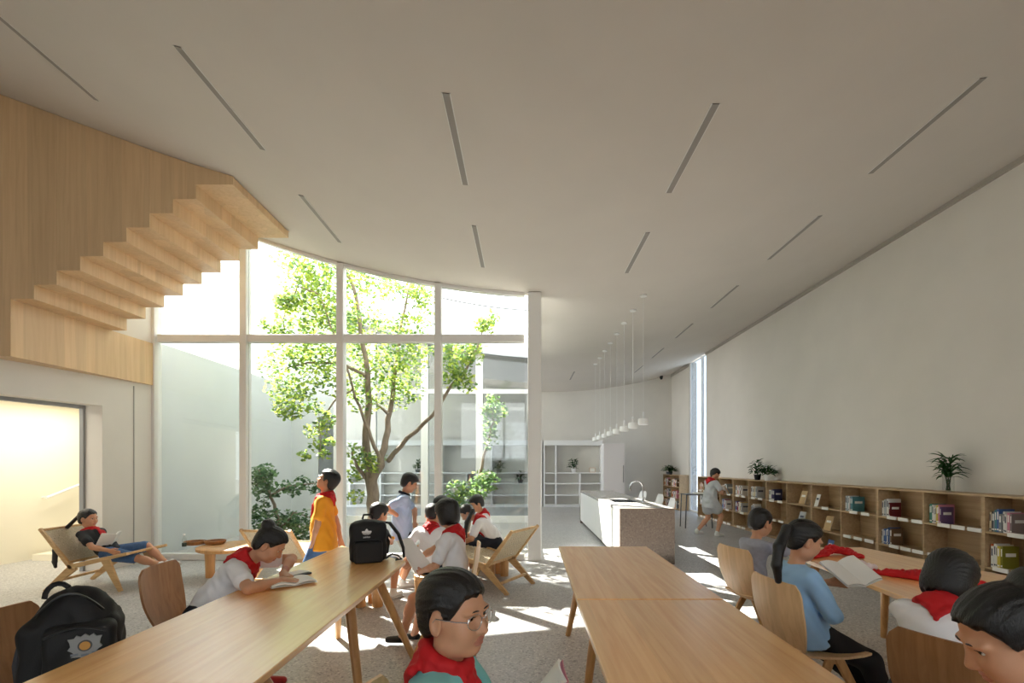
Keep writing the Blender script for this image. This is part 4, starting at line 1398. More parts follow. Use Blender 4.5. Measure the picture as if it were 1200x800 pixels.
PEOPLE = {}
def person(label, pel, yaw, H=1.4, lean=5, bend=0, head=(0, 0), arms=None, legs=None, top=M_TEE_W, sleeve=.55, hem=.02, bottom=M_NAVY,
           leg_len=.5, shoe=M_SHOE, hair='short', scarf=False, res=1.0, hroll=0, glasses=False, mask=False, skirt=False, collar=None,
           tails=None, hands=None, neck_fwd=.25, curl=None, scarf_s=1.0, roll=0, girth=1.0, neck=.074):
    s = H / 1.4
    pel = np.array(pel, float)
    base = Vector((pel[0], pel[1], 0))
    root = thing('person', label, 'person', base)
    org = tuple(base)
    R0, F0, U0 = frame(yaw, -lean, roll)
    R2, F2, U2 = frame(yaw, -(lean + bend), roll)
    mid = pel + U0 * .19 * s
    N = mid + U2 * .225 * s
    Rh, Fh, Uh = frame(head[0], head[1], hroll)
    nb = unit(U2 * .75 + np.array([0, 0, 1.0]) * .25 + F2 * neck_fwd)
    hs = .93 + .07 * s
    Hc = N + nb * neck * s + Uh * .075 * hs + Fh * .012
    hp = lambda x, y, z: Hc + (Rh * x + Fh * y + Uh * z) * hs
    HR = np.stack([Rh, Fh, Uh], 1); BR = np.stack([R0, F0, U0], 1); TR = np.stack([R2, F2, U2], 1)
    # ---- joints
    sh = {'L': N - U2 * .052 * s - R2 * .142 * s, 'R': N - U2 * .052 * s + R2 * .142 * s}
    hpj = {'L': pel - R0 * .072 * s, 'R': pel + R0 * .072 * s}
    ul, fl, tl, cl = .245 * s, .215 * s, .36 * s, .345 * s
    J = {}
    for k in 'LR':
        sg = -1 if k == 'L' else 1
        a = (arms or {}).get(k)
        if a is None: a = (sh[k] - np.array([0, 0, .44 * s]) + F2 * .06 + R2 * .05 * sg, sh[k] - F2 * .5 - np.array([0, 0, .3]))
        el, wr = ik(sh[k], a[0], ul, fl, a[1])
        g = (legs or {}).get(k)
        if g is None: g = (hpj[k] - np.array([0, 0, pel[2] - .075]) , hpj[k] + F0 * 1.0 - np.array([0, 0, .3]))
        kn, an = ik(hpj[k], g[0], tl, cl, g[1])
        J[k] = (sh[k], el, wr, hpj[k], kn, an)
    # ---- skin: one continuous body
    b = Sdf()
    b.cone(pel + U0 * .0, pel + U0 * .10 * s, .118 * s, .100 * s, .05, F0, 1.35)
    b.cone(mid - U0 * .06 * s, mid + U2 * .10 * s, .098 * s, .112 * s, .05, F2, 1.4)
    b.cone(N - U2 * .075 * s - R2 * .085 * s, N - U2 * .075 * s + R2 * .085 * s, .056 * s, .056 * s, .05)
    b.cone(N - U2 * .03 * s, Hc - Uh * .05 * hs - Fh * .012, .045 * s, .041 * s, .03)
    for k in 'LR':
        S_, E, Wr, Hj, K, A = J[k]
        b.cone(S_, E, .041 * s, .032 * s, .03)
        b.cone(E, E + (Wr - E) * .35, .032 * s, .032 * s, .012)
        b.cone(E + (Wr - E) * .3, Wr, .031 * s, .0205 * s, .015)
        b.cone(Hj, K, .076 * s, .047 * s, .03)
        b.cone(K, K + (A - K) * .38 - unit(F0) * 0, .045 * s, .050 * s, .02)
        b.cone(K + (A - K) * .3, A, .049 * s, .031 * s, .02)
        fd = unit(np.array([*(K - Hj)[:2], 0]) * .6 + F0 * np.array([1, 1, 0]) * .4)
        b.cone(A - np.array([0, 0, .03]), A + fd * .10 * s - np.array([0, 0, .045]), .03 * s, .022 * s, .02)
    # head
    b.ell(hp(0, -.014, .032), np.array((.073, .092, .079)) * hs, HR, .02)
    b.ell(hp(0, .018, -.032), np.array((.060, .062, .072)) * hs, HR, .03)
    b.ell(hp(0, .052, -.084), np.array((.026, .022, .020)) * hs, HR, .03)
    for q in (-1, 1):
        b.ell(hp(.036 * q, .050, -.030), np.array((.026, .028, .030)) * hs, HR, .03)
        b.ell(hp(.040 * q, .010, -.074), np.array((.022, .036, .022)) * hs, HR, .03)
        b.ell(hp(.031 * q, .088, .004), np.array((.017, .016, .012)) * hs, HR, .014, sub=True)
        b.ell(hp(.030 * q, .069, .021), np.array((.024, .016, .008)) * hs, HR, .016)
        b.ell(hp(.074 * q, -.010, -.012), np.array((.009, .019, .031)) * hs, HR, .006)
        b.ell(hp(.081 * q, -.004, -.010), np.array((.006, .010, .018)) * hs, HR, .005, sub=True)
    b.cone(hp(0, .079, .004), hp(0, .0925, -.029), .0072 * hs, .0122 * hs, .014)
    for q in (-1, 1): b.ell(hp(.0120 * q, .084, -.031), np.array((.0095, .011, .008)) * hs, HR, .008)
    b.ell(hp(0, .0775, -.0560), np.array((.022, .009, .0050)) * hs, HR, .006)
    b.ell(hp(0, .0765, -.0665), np.array((.019, .009, .0056)) * hs, HR, .006)
    b.ell(hp(0, .0895, -.0612), np.array((.021, .008, .0016)) * hs, HR, .003, sub=True)
    # hands
    hboxes = []
    for k in 'LR':
        S_, E, Wr, *_ = J[k]
        fd = unit(Wr - E)
        hd = (hands or {}).get(k)
        sg = 1 if k == 'L' else -1
        if hd is None:
            inner = R2 * (1 if k == 'L' else -1)
            dd, nn = fd * .85 + np.array([0, 0, -.12]), inner * .8 - F2 * .2
        else: dd, nn = hd
        # thumb towards the body front / upwards
        d_, n_ = unit(dd), unit(nn)
        w_ = np.cross(d_, n_)
        want = F2 * .6 + np.array([0, 0, .8]) + R2 * sg * .5
        side = 1 if np.dot(w_, want) > 0 else -1
        hand(b, Wr, dd, nn, side, .92 * s, .5 if curl is None else curl)
        c = Wr + unit(dd) * .07 * s
        hboxes.append((c - .115 * s, c + .115 * s))
    hc = .0105 * (1 if res <= 1 else 1.3)
    V, Q = b.mesh(hc)
    boxes = [(Hc - .155 * hs, Hc + .155 * hs, .0048 * res if res < 1 else .0055 * res)] + [(lo, hi, .0046 * max(res, .8)) for lo, hi in hboxes]
    parts = []
    cen = V[Q].mean(1)
    keep = np.ones(len(Q), bool)
    for lo, hi, hh in boxes:
        keep &= ~np.all((cen > lo + hc * .9) & (cen < hi - hc * .9), axis=1)
    parts.append(clean(V, Q, keep))
    for i, (lo, hi, hh) in enumerate(boxes):
        v, q = b.mesh(hh, lo, hi)
        c = v[q].mean(1)
        kp = np.all((c > lo) & (c < hi), axis=1)
        for lo2, hi2, _ in boxes[:i]: kp &= ~np.all((c > lo2 + hh) & (c < hi2 - hh), axis=1)
        if kp.any(): parts.append(clean(v, q, kp))
    VV, QQ, o_ = [], [], 0
    for v, q in parts:
        VV.append(v); QQ.append(q + o_); o_ += len(v)
    V, Q = np.concatenate(VV), np.concatenate(QQ)
    lc = (V[Q].mean(1) - Hc) @ HR / hs
    lips = (((lc[:, 0] / .0235) ** 2 + ((lc[:, 2] + .061) / .0125) ** 2) < 1) & (lc[:, 1] > .07)
    np_obj('body', V, Q, [M_SKIN, M_LIP], root, org, lips.astype(int))
    # ---- eyes and brows, laid on the face surface
    LV_ = (V - Hc) @ HR / hs
    LV_ = LV_[(LV_[:, 1] > .03)]
    def face_y(x, z, rad=.007):
        m_ = (np.abs(LV_[:, 0] - x) < rad) & (np.abs(LV_[:, 2] - z) < rad)
        return LV_[m_][:, 1].mean() + .0015 if m_.any() else .08
    for q in (-1, 1):
        yv = face_y(.031 * q, .003, .006)
        ec = hp(.031 * q, yv - .0075, .003)
        e = Sdf(); e.ell(ec, np.array((.0135, .0105, .0066)) * hs, HR)
        v, f = e.mesh(.0028 * max(1, res))
        l2 = (v[f].mean(1) - ec) @ HR / hs
        np_obj('eye', v, f, [M_EYE, M_IRIS], root, org, ((l2[:, 0] ** 2 + l2[:, 2] ** 2) < .0068 ** 2).astype(int))
        mb = MB()
        pts = []
        for t in range(6):
            x, z = (.013 + .0070 * t) * q, .0225 + .0035 * math.sin(t / 5 * PI) - .0004 * t
            pts.append(hp(x, face_y(x, z), z) - np.array(org))
        mb.tube(pts, [.0014, .0022, .0024, .0022, .0018, .0008], 6).build('eyebrow', M_HAIR, root, True)
        pts = []
        for t in range(5):
            x, z = (.0195 + .0058 * t) * q, .0070 + .0024 * math.sin(t / 4 * PI)
            pts.append(hp(x, max(face_y(x, z), yv + .0022 - .0007 * abs(t - 2) ** 2), z) - np.array(org))
        MB().tube(pts, [.0006, .0011, .0012, .0011, .0006], 5).build('eyelid', M_HAIR, root, True)
    # ---- hair: skull offset whose thickness fades out along a hairline
    h = Sdf()
    LINE = {'crop': ((-.11, -.070), (-.05, -.066), (-.034, -.052), (-.024, .006), (-.004, .018), (.008, .014), (.014, -.012), (.030, -.004), (.046, .024), (.060, .046), (.078, .057), (.11, .060)),
            'short': ((-.11, -.076), (-.05, -.070), (-.034, -.054), (-.024, .004), (-.004, .016), (.008, .010), (.014, -.018), (.030, -.010), (.042, .028), (.060, .044), (.080, .050), (.11, .052)),
            'bun': ((-.11, -.078), (-.05, -.072), (-.034, -.050), (-.024, .004), (-.002, .016), (.012, .004), (.024, .002), (.038, .030), (.055, .052), (.075, .066), (.11, .068)),
            'bob': ((-.11, -.098), (.020, -.098), (.034, -.080), (.046, .000), (.060, .026), (.080, .030), (.11, .030))}
    LINE['pony'] = LINE['bun']; LINE['long'] = LINE['bob']
    ln = np.array(LINE[hair])
    hb = {'short': .015, 'crop': .0105, 'bun': .0115, 'pony': .0115, 'bob': .019, 'long': .019}[hair]
    els = [((0, -.014, .032), (.073, .092, .079)), ((0, -.048, -.022), (.058, .046, .058))]
    if hair in ('bob', 'long'): els.append(((0, -.022, -.045), (.074, .066, .075)))
    Hf, Rf = Hc.astype(np.float32), HR.astype(np.float32)
    def hair_field(X, Y, Z):
        px, py, pz = X - Hf[0], Y - Hf[1], Z - Hf[2]
        lx = (px * Rf[0, 0] + py * Rf[1, 0] + pz * Rf[2, 0]) / hs
        ly = (px * Rf[0, 1] + py * Rf[1, 1] + pz * Rf[2, 1]) / hs
        lz = (px * Rf[0, 2] + py * Rf[1, 2] + pz * Rf[2, 2]) / hs
        d = None
        for c_, r_ in els:
            qx, qy, qz = lx - c_[0], ly - c_[1], lz - c_[2]
            k0 = np.sqrt((qx / r_[0]) ** 2 + (qy / r_[1]) ** 2 + (qz / r_[2]) ** 2)
            k1 = np.sqrt((qx / r_[0] ** 2) ** 2 + (qy / r_[1] ** 2) ** 2 + (qz / r_[2] ** 2) ** 2) + 1e-6
            e = k0 * (k0 - 1) / k1
            if d is None: d = e
            else:
                kk = np.maximum(.025 - np.abs(d - e), 0) / .025
                d = np.minimum(d, e) - kk * kk * .025 * .25
        wob = .004 * np.sin(lx * 140) + .003 * np.sin(lx * 260 + ly * 90)
        m = lz + wob - np.interp(ly.ravel(), ln[:, 0], ln[:, 1]).reshape(ly.shape)
        st_ = np.clip((m + .003) / {'crop': .020, 'bob': .008}.get(hair, .013), 0, 1); st_ = st_ * st_ * (3 - 2 * st_)
        top_ = np.clip((lz - .03) / .07, 0, 1) * {'short': .008, 'crop': .003}.get(hair, .002)
        # strands: fine grooves running back from the brow
        ph = np.arctan2(lx, lz + .06)
        gro = .0011 * np.sin(ph * 46 + 2.5 * np.sin(ly * 40)) + .0008 * np.sin(ph * 95 + ly * 60)
        return (d + .007 - (hb + .007 + top_ + gro) * st_) * hs
    h.fn(Hc - .15 * hs, Hc + .15 * hs, hair_field)
    if hair == 'bun':
        h.ell(hp(0, -.090, .096), np.array((.047, .043, .041)) * hs, HR, .008)
    elif hair == 'pony':
        p0 = hp(0, -.105, .040)
        h.ell(p0, np.array((.022, .020, .020)) * hs, HR, .006)
        for tl_ in (tails or [[p0 - Fh * .03 - np.array([0, 0, .05]), p0 - Fh * .035 - np.array([0, 0, .12]), p0 - Fh * .02 - np.array([0, 0, .19]), p0 - Fh * .01 - np.array([0, 0, .23])]]):
            path = [p0] + [np.array(t, float) for t in tl_]
            rr = [.018, .027, .030, .026, .018, .008]
            for i in range(len(path) - 1): h.cone(path[i], path[i + 1], rr[min(i, 5)] * hs, rr[min(i + 1, 5)] * hs, .012)
    v, f = h.mesh(.0052 * max(.8, res))
    np_obj('hair', v, f, M_HAIR, root, org)
    if hair in ('bun',):
        mb = MB()
        c = hp(0, -.074, .066) - np.array(org)
        ax = unit(-Fh * .75 + Uh * .8); u = Rh; w_ = np.cross(ax, u)
        pts = [c + (u * math.cos(a) + w_ * math.sin(a)) * .033 * hs for a in [2 * PI * k / 14 for k in range(15)]]
        mb.tube(pts, .007, 7).build('hair_band', M_NAVY, root, True)
    # ---- top
    t = Sdf()
    o1 = .014 * s
    hemp = pel - U0 * hem * s
    t.cone(hemp, pel + U0 * .10 * s, .126 * s + o1 * .6, .112 * s + o1, .05, F0, 1.3)
    t.cone(mid - U0 * .06 * s, mid + U2 * .10 * s, .107 * s + o1, .114 * s + o1, .05, F2, 1.35)
    t.cone(N - U2 * .078 * s - R2 * .085 * s, N - U2 * .078 * s + R2 * .085 * s, .058 * s + o1 * .6, .058 * s + o1 * .6, .05)
    if hem > .05:
        for sg in (-1, 1):
            t.cone(pel + U0 * .10 * s + R0 * .045 * sg * s, hemp + R0 * .064 * sg * s, .094 * s * girth, .114 * s * girth, .06, F0, 1.1)
        t.cone(mid - U0 * .02 * s + F0 * .02 * s, pel + F0 * .015 * s, .105 * s * girth, .125 * s * girth, .06, F0, 1.2)
    t.cut(hemp - U0 * .01 * s, -U0)
    t.cut(N + U2 * .012 * s + F2 * 0, U2 * .94 + F2 * .34)
    for k in 'LR':
        S_, E, Wr, *_ = J[k]
        L = ul + fl if sleeve > 1 else ul
        if sleeve <= 1:
            e = S_ + (E - S_) * sleeve
            t.cone(S_, e, .050 * s, .054 * s, .03)
        else:
            t.cone(S_, E, .049 * s, .043 * s, .03); t.cone(E, E + (Wr - E) * (sleeve - 1), .042 * s, .034 * s, .02)
    ht = .0085 * (1 if res <= 1 else 1.25)
    v, f = t.mesh(ht)
    # trim sleeves square, then folds
    w1_ = np.sin(v[:, 2] * 46 + 5 * np.sin(v[:, 0] * 17 + v[:, 1] * 13)) * np.sin(v[:, 0] * 23 - v[:, 1] * 19 + v[:, 2] * 9)
    rel = v - (pel + (N - pel) * .5)
    out = unit_rows(rel - np.outer(rel @ U0, U0))
    v = v + out * (w1_ * .0052)[:, None]
    np_obj('shirt', v, f, top, root, org)
    if collar is not None:
        cm = Sdf()
        for i in range(12):
            a, a2 = 2 * PI * i / 12, 2 * PI * (i + 1) / 12
            P = lambda a: N + (R2 * math.cos(a) * .062 + F2 * math.sin(a) * .058) * s + U2 * (.022 - .030 * (math.sin(a) + 1) / 2) * s
            cm.cone(P(a), P(a2), .016 * s, .016 * s, .008)
        v, f = cm.mesh(.006); np_obj('collar', v, f, collar, root, org)
    # ---- trousers / shorts / skirt
    p = Sdf()
    p.cone(pel - U0 * .015 * s, pel + U0 * .06 * s, .120 * s, .102 * s, .04, F0, 1.35)
    for k in 'LR':
        *_, Hj, K, A = J[k]
        o2 = .012 * s
        if skirt:
            p.cone(Hj, Hj + (K - Hj) * leg_len, .088 * s + o2, .092 * s + o2, .09)
        elif leg_len <= 1:
            p.cone(Hj, Hj + (K - Hj) * leg_len, .078 * s + o2, (.078 - .022 * leg_len) * s + o2, .03)
        else:
            p.cone(Hj, K, .078 * s + o2, .053 * s + o2, .03)
            p.cone(K, K + (A - K) * (leg_len - 1), .053 * s + o2, .042 * s + o2, .025)
    v, f = p.mesh(.0095 * (1 if res <= 1 else 1.2))
    w1_ = np.sin(v[:, 2] * 40 + 4 * np.sin(v[:, 0] * 20)) * np.sin(v[:, 0] * 25 + v[:, 1] * 21)
    v = v + unit_rows(v - pel) * (w1_ * .0025)[:, None]
    np_obj('skirt' if skirt else ('trousers' if leg_len > 1 else 'shorts'), v, f, bottom, root, org)
    # ---- shoes
    for k in 'LR':
        *_, Hj, K, A = J[k]
        fd = unit(np.array([*(K - Hj)[:2], 0]) * .6 + F0 * np.array([1, 1, 0]) * .4)
        sole_dir = unit(A - K)
        dn = np.array([0, 0, -1.0]) if A[2] < .16 else unit(np.array([0, 0, -1.0]) * .5 + sole_dir * .6)
        ft = unit(fd - dn * np.dot(fd, dn))
        q = Sdf()
        q.cone(A + dn * .03 - ft * .015, A + dn * .043 + ft * .125 * s, .038 * s, .030 * s, .02, dn, 1.15)
        if shoe is not M_SANDAL: q.cone(A - dn * .015, A + dn * .03, .038 * s, .040 * s, .02)
        q.cut(A + dn * .066, dn)
        v, f = q.mesh(.007 * max(1, res)); np_obj('shoe', v, f, shoe, root, org)
        if shoe is not M_SANDAL and A[2] < .16 + 10:
            c = A + dn * .064 + ft * .052 * s - np.array(org)
            sd = np.cross(dn, ft)
            mb = MB(); n = 16
            vs = [c + ft * math.cos(2 * PI * i / n) * .118 * s + sd * math.sin(2 * PI * i / n) * .043 * s + dn * z for z in (-.004, .011) for i in range(n)]
            mb._add(vs, [tuple(range(n)), tuple(range(2 * n - 1, n - 1, -1))] + [(i, (i + 1) % n, n + (i + 1) % n, n + i) for i in range(n)]).build('sole', M_SOLE, root)
    # ---- scarf
    if scarf:
        c = Sdf(); q_ = scarf_s
        P = lambda a, r, z: N + (R2 * math.cos(a) * .070 * r + F2 * math.sin(a) * .064 * r) * s + U2 * z * s
        for i in range(14):
            a, a2 = 2 * PI * i / 14, 2 * PI * (i + 1) / 14
            z = lambda a: .018 - .042 * (math.sin(a) + 1) / 2
            c.cone(P(a, .95, z(a) + .012), P(a2, .95, z(a2) + .012), .017 * s, .017 * s, .012)
            c.cone(P(a, 1.18, z(a) - .016), P(a2, 1.18, z(a2) - .016), .016 * s * q_, .016 * s * q_, .016)
        bk = lambda x, d, o: N + R2 * x * s - F2 * (.074 + o) * s - U2 * d * s
        for x in (-.075, -.04, 0, .04, .075):
            c.cone(bk(x, .015, 0), bk(x * .35, .05 + .055 * (1 - abs(x) / .09), .022), .015 * s, .010 * s, .014)
        kn = N + F2 * (.088) * s - U2 * .060 * s
        c.ell(kn, np.array((.019, .016, .017)) * s, TR, .012)
        for x, L in ((-.030, .17), (.034, .15)):
            e1 = kn - U2 * .06 * s + F2 * .020 * s + R2 * x * .5 * s
            e2 = kn - U2 * L * s + F2 * .016 * s + R2 * x * s
            c.cone(kn, e1, .013 * s, .019 * s, .010, F2, 1.7)
            c.cone(e1, e2, .019 * s, .024 * s, .010, F2, 1.7)
        v, f = c.mesh(.0062 * max(.85, res))
        w1_ = np.sin(v @ (R2 * 60) + 4 * np.sin(v @ (U2 * 40)))
        v = v + unit_rows(v - (N - U2 * .03)) * (w1_ * .0022)[:, None]
        np_obj('scarf', v, f, M_RED, root, org)
    if glasses:
        g = MB()
        O = np.array(org)
        for q in (-1, 1):
            cc = hp(.0345 * q, .0915, .0)
            pts = [cc + (Rh * math.cos(a) * .025 + Uh * math.sin(a) * .020 + Fh * (-.010 * abs(math.cos(a)) if math.cos(a) * q > 0 else 0)) * hs - O for a in [2 * PI * k / 20 for k in range(21)]]
            g.tube(pts, .0013, 6)
            g.tube([hp(.059 * q, .0815, .004) - O, hp(.076 * q, .055, .006) - O, hp(.081 * q, -.004, .006) - O, hp(.079 * q, -.018, -.008) - O], .0014, 6)
        g.tube([hp(-.010, .0925, .004) - O, hp(0, .096, .007) - O, hp(.010, .0925, .004) - O], .0013, 6)
        gl = g.build('glasses', mat('silver_wire', (206, 208, 210), .25, metal=.9), root, True)
        for q in (-1, 1):
            cc = hp(.0345 * q, .0895, .0)
            n = 20
            vs = [cc + (Rh * math.cos(a) * .024 + Uh * math.sin(a) * .019 + Fh * (-.010 * abs(math.cos(a)) if math.cos(a) * q > 0 else 0)) * hs - O for a in [2 * PI * k / n for k in range(n)]]
            MB()._add(vs, [tuple(range(n))]).build('lens', M_GLASS, gl)
    if mask:
        m_ = Sdf()
        m_.ell(hp(0, .050, -.052), np.array((.056, .055, .046)) * hs, HR, .01)
        m_.cut(hp(0, .012, 0), -Fh); m_.cut(hp(0, 0, -.018), Uh * .95 - Fh * .2)
        v, f = m_.mesh(.005); np_obj('face_mask', v, f, mat('mask_blue', (150, 196, 222), .8), root, org)
        O = np.array(org)
        for q in (-1, 1):
            MB().tube([hp(.055 * q, .03, -.03) - O, hp(.074 * q, 0, -.01) - O, hp(.078 * q, -.018, .004) - O], .0018, 5).build('ear_loop', M_WHITE, root)
    return root, J, Hc, N

def unit_rows(a):
    return a / np.maximum(np.linalg.norm(a, axis=1), 1e-6)[:, None]
A3 = lambda *p: np.array(p, float)

def seated(pel, yaw, H=1.4, spread=.09, fwd=.33, feet_fwd=.30, foot_z=.085):
    """leg targets for somebody sitting upright on a chair"""
    s = H / 1.4
    y = math.radians(yaw); f = A3(math.cos(y), math.sin(y), 0); r = A3(math.sin(y), -math.cos(y), 0)
    out = {}
    for k, sg in (('L', -1), ('R', 1)):
        a = A3(pel[0], pel[1], foot_z) + f * feet_fwd * s + r * sg * spread
        out[k] = (a, A3(*pel) + f * 1.0 + A3(0, 0, .45) + r * sg * .1)
    return out

# -- boy with glasses, foreground
pel = (-.255, 1.33, .56)
person('boy with silver glasses and red scarf in aqua shirt, nearest the camera', pel, -4, 1.40, 4, 3, (-27, -1), {
    'L': (A3(.02, 1.44, .80), A3(-.2, 1.7, .6)), 'R': (A3(.02, 1.25, .80), A3(-.2, 1.0, .6))}, seated(pel, -6), M_TEE_T, .6, .04, M_NAVY, .8, M_SHOE, 'crop', True, .7, glasses=True, scarf_s=.62, neck_fwd=.16, neck=.050)
# -- girl in profile, right edge
pel = (1.305, .99, .575)
person('girl with hair tied back and head bent in profile at the right edge', pel, 152, 1.46, 16, 6, (160, -26), {
    'L': (A3(1.10, .93, .80), A3(1.2, .6, .7)), 'R': (A3(1.06, 1.3, .80), A3(1.4, 1.5, .75))}, seated(pel, 150), M_TEE_W, .55, .03, M_NAVY, .8, M_SHOE, 'bun', True, .7, neck_fwd=.35, scarf_s=1.2)
# -- girl with the red collar, seen from behind
pel = (1.67, 1.98, .545)
person('girl in white with broad red scarf collar seen from behind at the right table', pel, 40, 1.33, 22, 14, (24, -30), {
    'L': (A3(2.05, 2.5, .78), A3(1.5, 2.3, .6)), 'R': (A3(2.3, 2.1, .78), A3(2.1, 1.6, .6))}, seated(pel, 34), M_TEE_W, .6, .03, M_NAVY, .85, M_SHOE, 'bob', True, .8, skirt=False, scarf_s=1.6)
# -- girl in light blue top
pel = (1.64, 2.85, .54)
tail = [[W(922, 620, 2.72), W(913, 640, 2.68), W(910, 662, 2.66), W(912, 680, 2.66)]]
LB = person('girl with ponytail in light blue top holding an open book at the right table', pel, 6, 1.32, -16, 16, (-2, -20), {
    'L': (W(972, 682, 3.02), A3(1.9, 3.3, .5)), 'R': (W(972, 704, 2.82), A3(1.7, 2.4, .4))}, {
    'L': (A3(2.12, 2.9, .085), A3(2.6, 2.9, .9)), 'R': (A3(2.05, 2.70, .085), A3(2.6, 2.7, .9))}, M_TEE_B, .95, .06, M_BLACKP, 1.8, M_SHOE, 'pony', False, .8, tails=tail)
# -- small child in grey
pel = (1.86, 3.96, .53)
person('small child in heather grey top on a chair at the right table', pel, 14, 1.24, 2, 6, (22, -14), {
    'L': (A3(2.3, 4.25, .78), A3(2.1, 4.6, .6)), 'R': (W(952, 650, 4.05), A3(2.1, 3.6, .6))}, seated(pel, 12, 1.34), M_TEE_G, .9, .05, M_BLACKP, 1.5, M_SHOE, 'crop', False, .9)
# -- walking girl at the bookcases
pel = (3.90, 10.2, .76)
person('girl in pale grey dress with red scarf walking along the bookcases', pel, 18, 1.47, 2, 8, (8, -38), {
    'L': (A3(4.18, 10.4, .95), A3(3.9, 10.8, .8)), 'R': (A3(4.2, 10.15, .92), A3(3.9, 9.6, .8))}, {
    'L': (A3(3.66, 10.28, .11), A3(4.6, 10.4, .4)), 'R': (A3(4.02, 10.12, .085), A3(4.7, 10.2, .5))}, M_DRESS, .6, .14, M_DRESS, .55, M_SHOE, 'pony', True, 1.5, skirt=True)
# -- boy in orange, looking up
y = 5.2
pel = (W(380, 0, y).x, y, .75)
person('boy in orange T-shirt with red scarf looking up beside the left table', pel, 190, 1.47, 2, -6, (190, 26), {
    'L': (W(362, 662, 5.05), W(420, 640, 4.6)), 'R': (W(404, 648, 5.45), W(440, 620, 5.9))}, None, M_TEE_O, .62, .13, M_DENIM, .8, M_SHOE, 'short', True, .9, neck_fwd=.05, glasses=True, scarf_s=1.2, girth=1.04)
# -- boy in pale blue polo
y = 6.0
pel = (W(470, 0, y).x, y, .73)
person('boy in pale blue polo with dark collar standing with a hand on his hip', pel, 22, 1.40, 2, 6, (20, -24), {
    'R': (W(469, 606, 5.9), W(440, 585, 5.7)), 'L': (W(486, 612, 6.1), W(500, 600, 6.5))}, None, M_POLO, .66, .13, M_NAVY, .6, M_SHOE, 'short', False, 1.0, collar=M_NAVY, girth=1.05,
    hands={'R': (A3(.5, .3, -.5), A3(.3, .8, 0))})
# -- girl leaning over the left table
pel = (-2.07, 3.12, .545)
person('girl with hair bun and red scarf bent over a book at the left table', pel, 14, 1.46, 34, 8, (12, -38), {
    'R': (A3(-1.53, 3.06, .775), A3(-1.9, 2.5, .78)), 'L': (A3(-1.60, 3.20, .785), A3(-1.5, 3.9, .95))}, seated(pel, 8, 1.46), M_TEE_W, .6, .02, M_NAVY, .8, mat('red_shoe', (176, 28, 36), .5), 'bun', True, .8, curl=.35,
    hands={'R': (A3(.95, .3, -.05), A3(0, 0, -1)), 'L': (A3(.8, -.5, -.2), A3(0, 0, -1))}, neck_fwd=.5)
# -- girl lying back in the lounge chair
y = 6.06
pel = (-5.16, y, .405)
tl1 = [[W(66, 630, y), W(65, 645, y), W(64, 658, y), W(65, 664, y)]]
person('girl in dark T-shirt and denim shorts lying back reading in the left lounge chair', pel, 0, 1.40, -52, 10, (2, -4), {
    'R': (W(128, 645, 5.85), W(100, 672, 5.7)), 'L': (W(126, 640, 6.2), W(100, 650, 6.5))}, {
    'L': (W(196, 661, 6.16), W(172, 560, 6.2)), 'R': (W(199, 664, 5.96), W(172, 560, 5.9))}, M_TEE_K, .6, .02, M_DENIM, .92, M_SHOE, 'pony', True, .9, tails=tl1, mask=False, neck_fwd=.25)
# -- boy in black behind the backpack
pel = (-1.66, 5.2, .44)
person('boy in black T-shirt sitting with his back turned behind the black backpack', pel, 66, 1.34, 6, 8, (52, -16), {
    'R': (W(459, 634, 5.2), A3(-1.2, 4.8, .5)), 'L': (A3(-1.7, 5.5, .62), A3(-2.1, 5.2, .5))}, seated(pel, 70, 1.34), M_TEE_K, .6, .03, M_NAVY, .85, M_SHOE, 'short', True, 1.0)
# -- boy in white seen from behind
pel = (-1.03, 5.25, .43)
person('boy in white T-shirt with red scarf seen from behind on a low stool', pel, 92, 1.38, 12, 10, (100, -20), {
    'L': (A3(-1.25, 5.6, .55), A3(-1.5, 5.2, .5)), 'R': (A3(-.85, 5.6, .55), A3(-.6, 5.2, .5))}, seated(pel, 92, 1.38, .12, .3, .34), M_TEE_W, .7, .03, M_NAVY, .9, M_SHOE, 'crop', True, 1.0)
# -- child with mask
pel = (-.98, 6.28, .445)
person('child in light blue face mask behind the girl with the large white sheet', pel, 235, 1.40, 8, 8, (225, -12), {
    'L': (A3(-.95, 5.95, .6), A3(-.6, 6.1, .5)), 'R': (A3(-1.25, 6.0, .6), A3(-1.5, 6.3, .5))}, seated(pel, 235, 1.40, .12, .3, .32), M_POLO, .6, .03, M_NAVY, .9, M_SHOE, 'short', False, 1.0, mask=True)
# -- girl holding the big white sheet
pel = (-.57, 4.05, .55)
G8 = person('girl with bobbed hair and red scarf holding a large white sheet', pel, 168, 1.38, 4, 4, (150, -12), {
    'L': (W(494, 669, 3.95), A3(-.6, 3.4, .5)), 'R': (A3(-.98, 4.22, .66), A3(-.8, 4.6, .5))}, {
    'L': (W(472, 744, 4.02), W(440, 640, 3.8)), 'R': (W(486, 742, 4.2), W(440, 640, 4.2))}, M_TEE_W, .75, .02, M_NAVY, .45, M_SANDAL, 'bob', True, .9)
# -- girl bending forward by the window
pel = (-.39, 6.62, .455)
hc9 = A3(-.64, 5.8, .93)
person('girl in white T-shirt with long black hair bending forward by the window', pel, 184, 1.42, 30, 22, (188, -42), {
    'L': (A3(-.88, 6.42, .46), A3(-.5, 6.1, .5)), 'R': (A3(-.92, 6.75, .46), A3(-.5, 7.2, .5))}, seated(pel, 184, 1.42, .12, .3, .32), M_TEE_W, .7, .04, M_NAVY, .9, M_SHOE, 'pony', True, 1.0,
    tails=[[W(554, 598, 6.46), W(547, 612, 6.42), W(545, 626, 6.4), W(547, 637, 6.4)]], neck_fwd=.3)
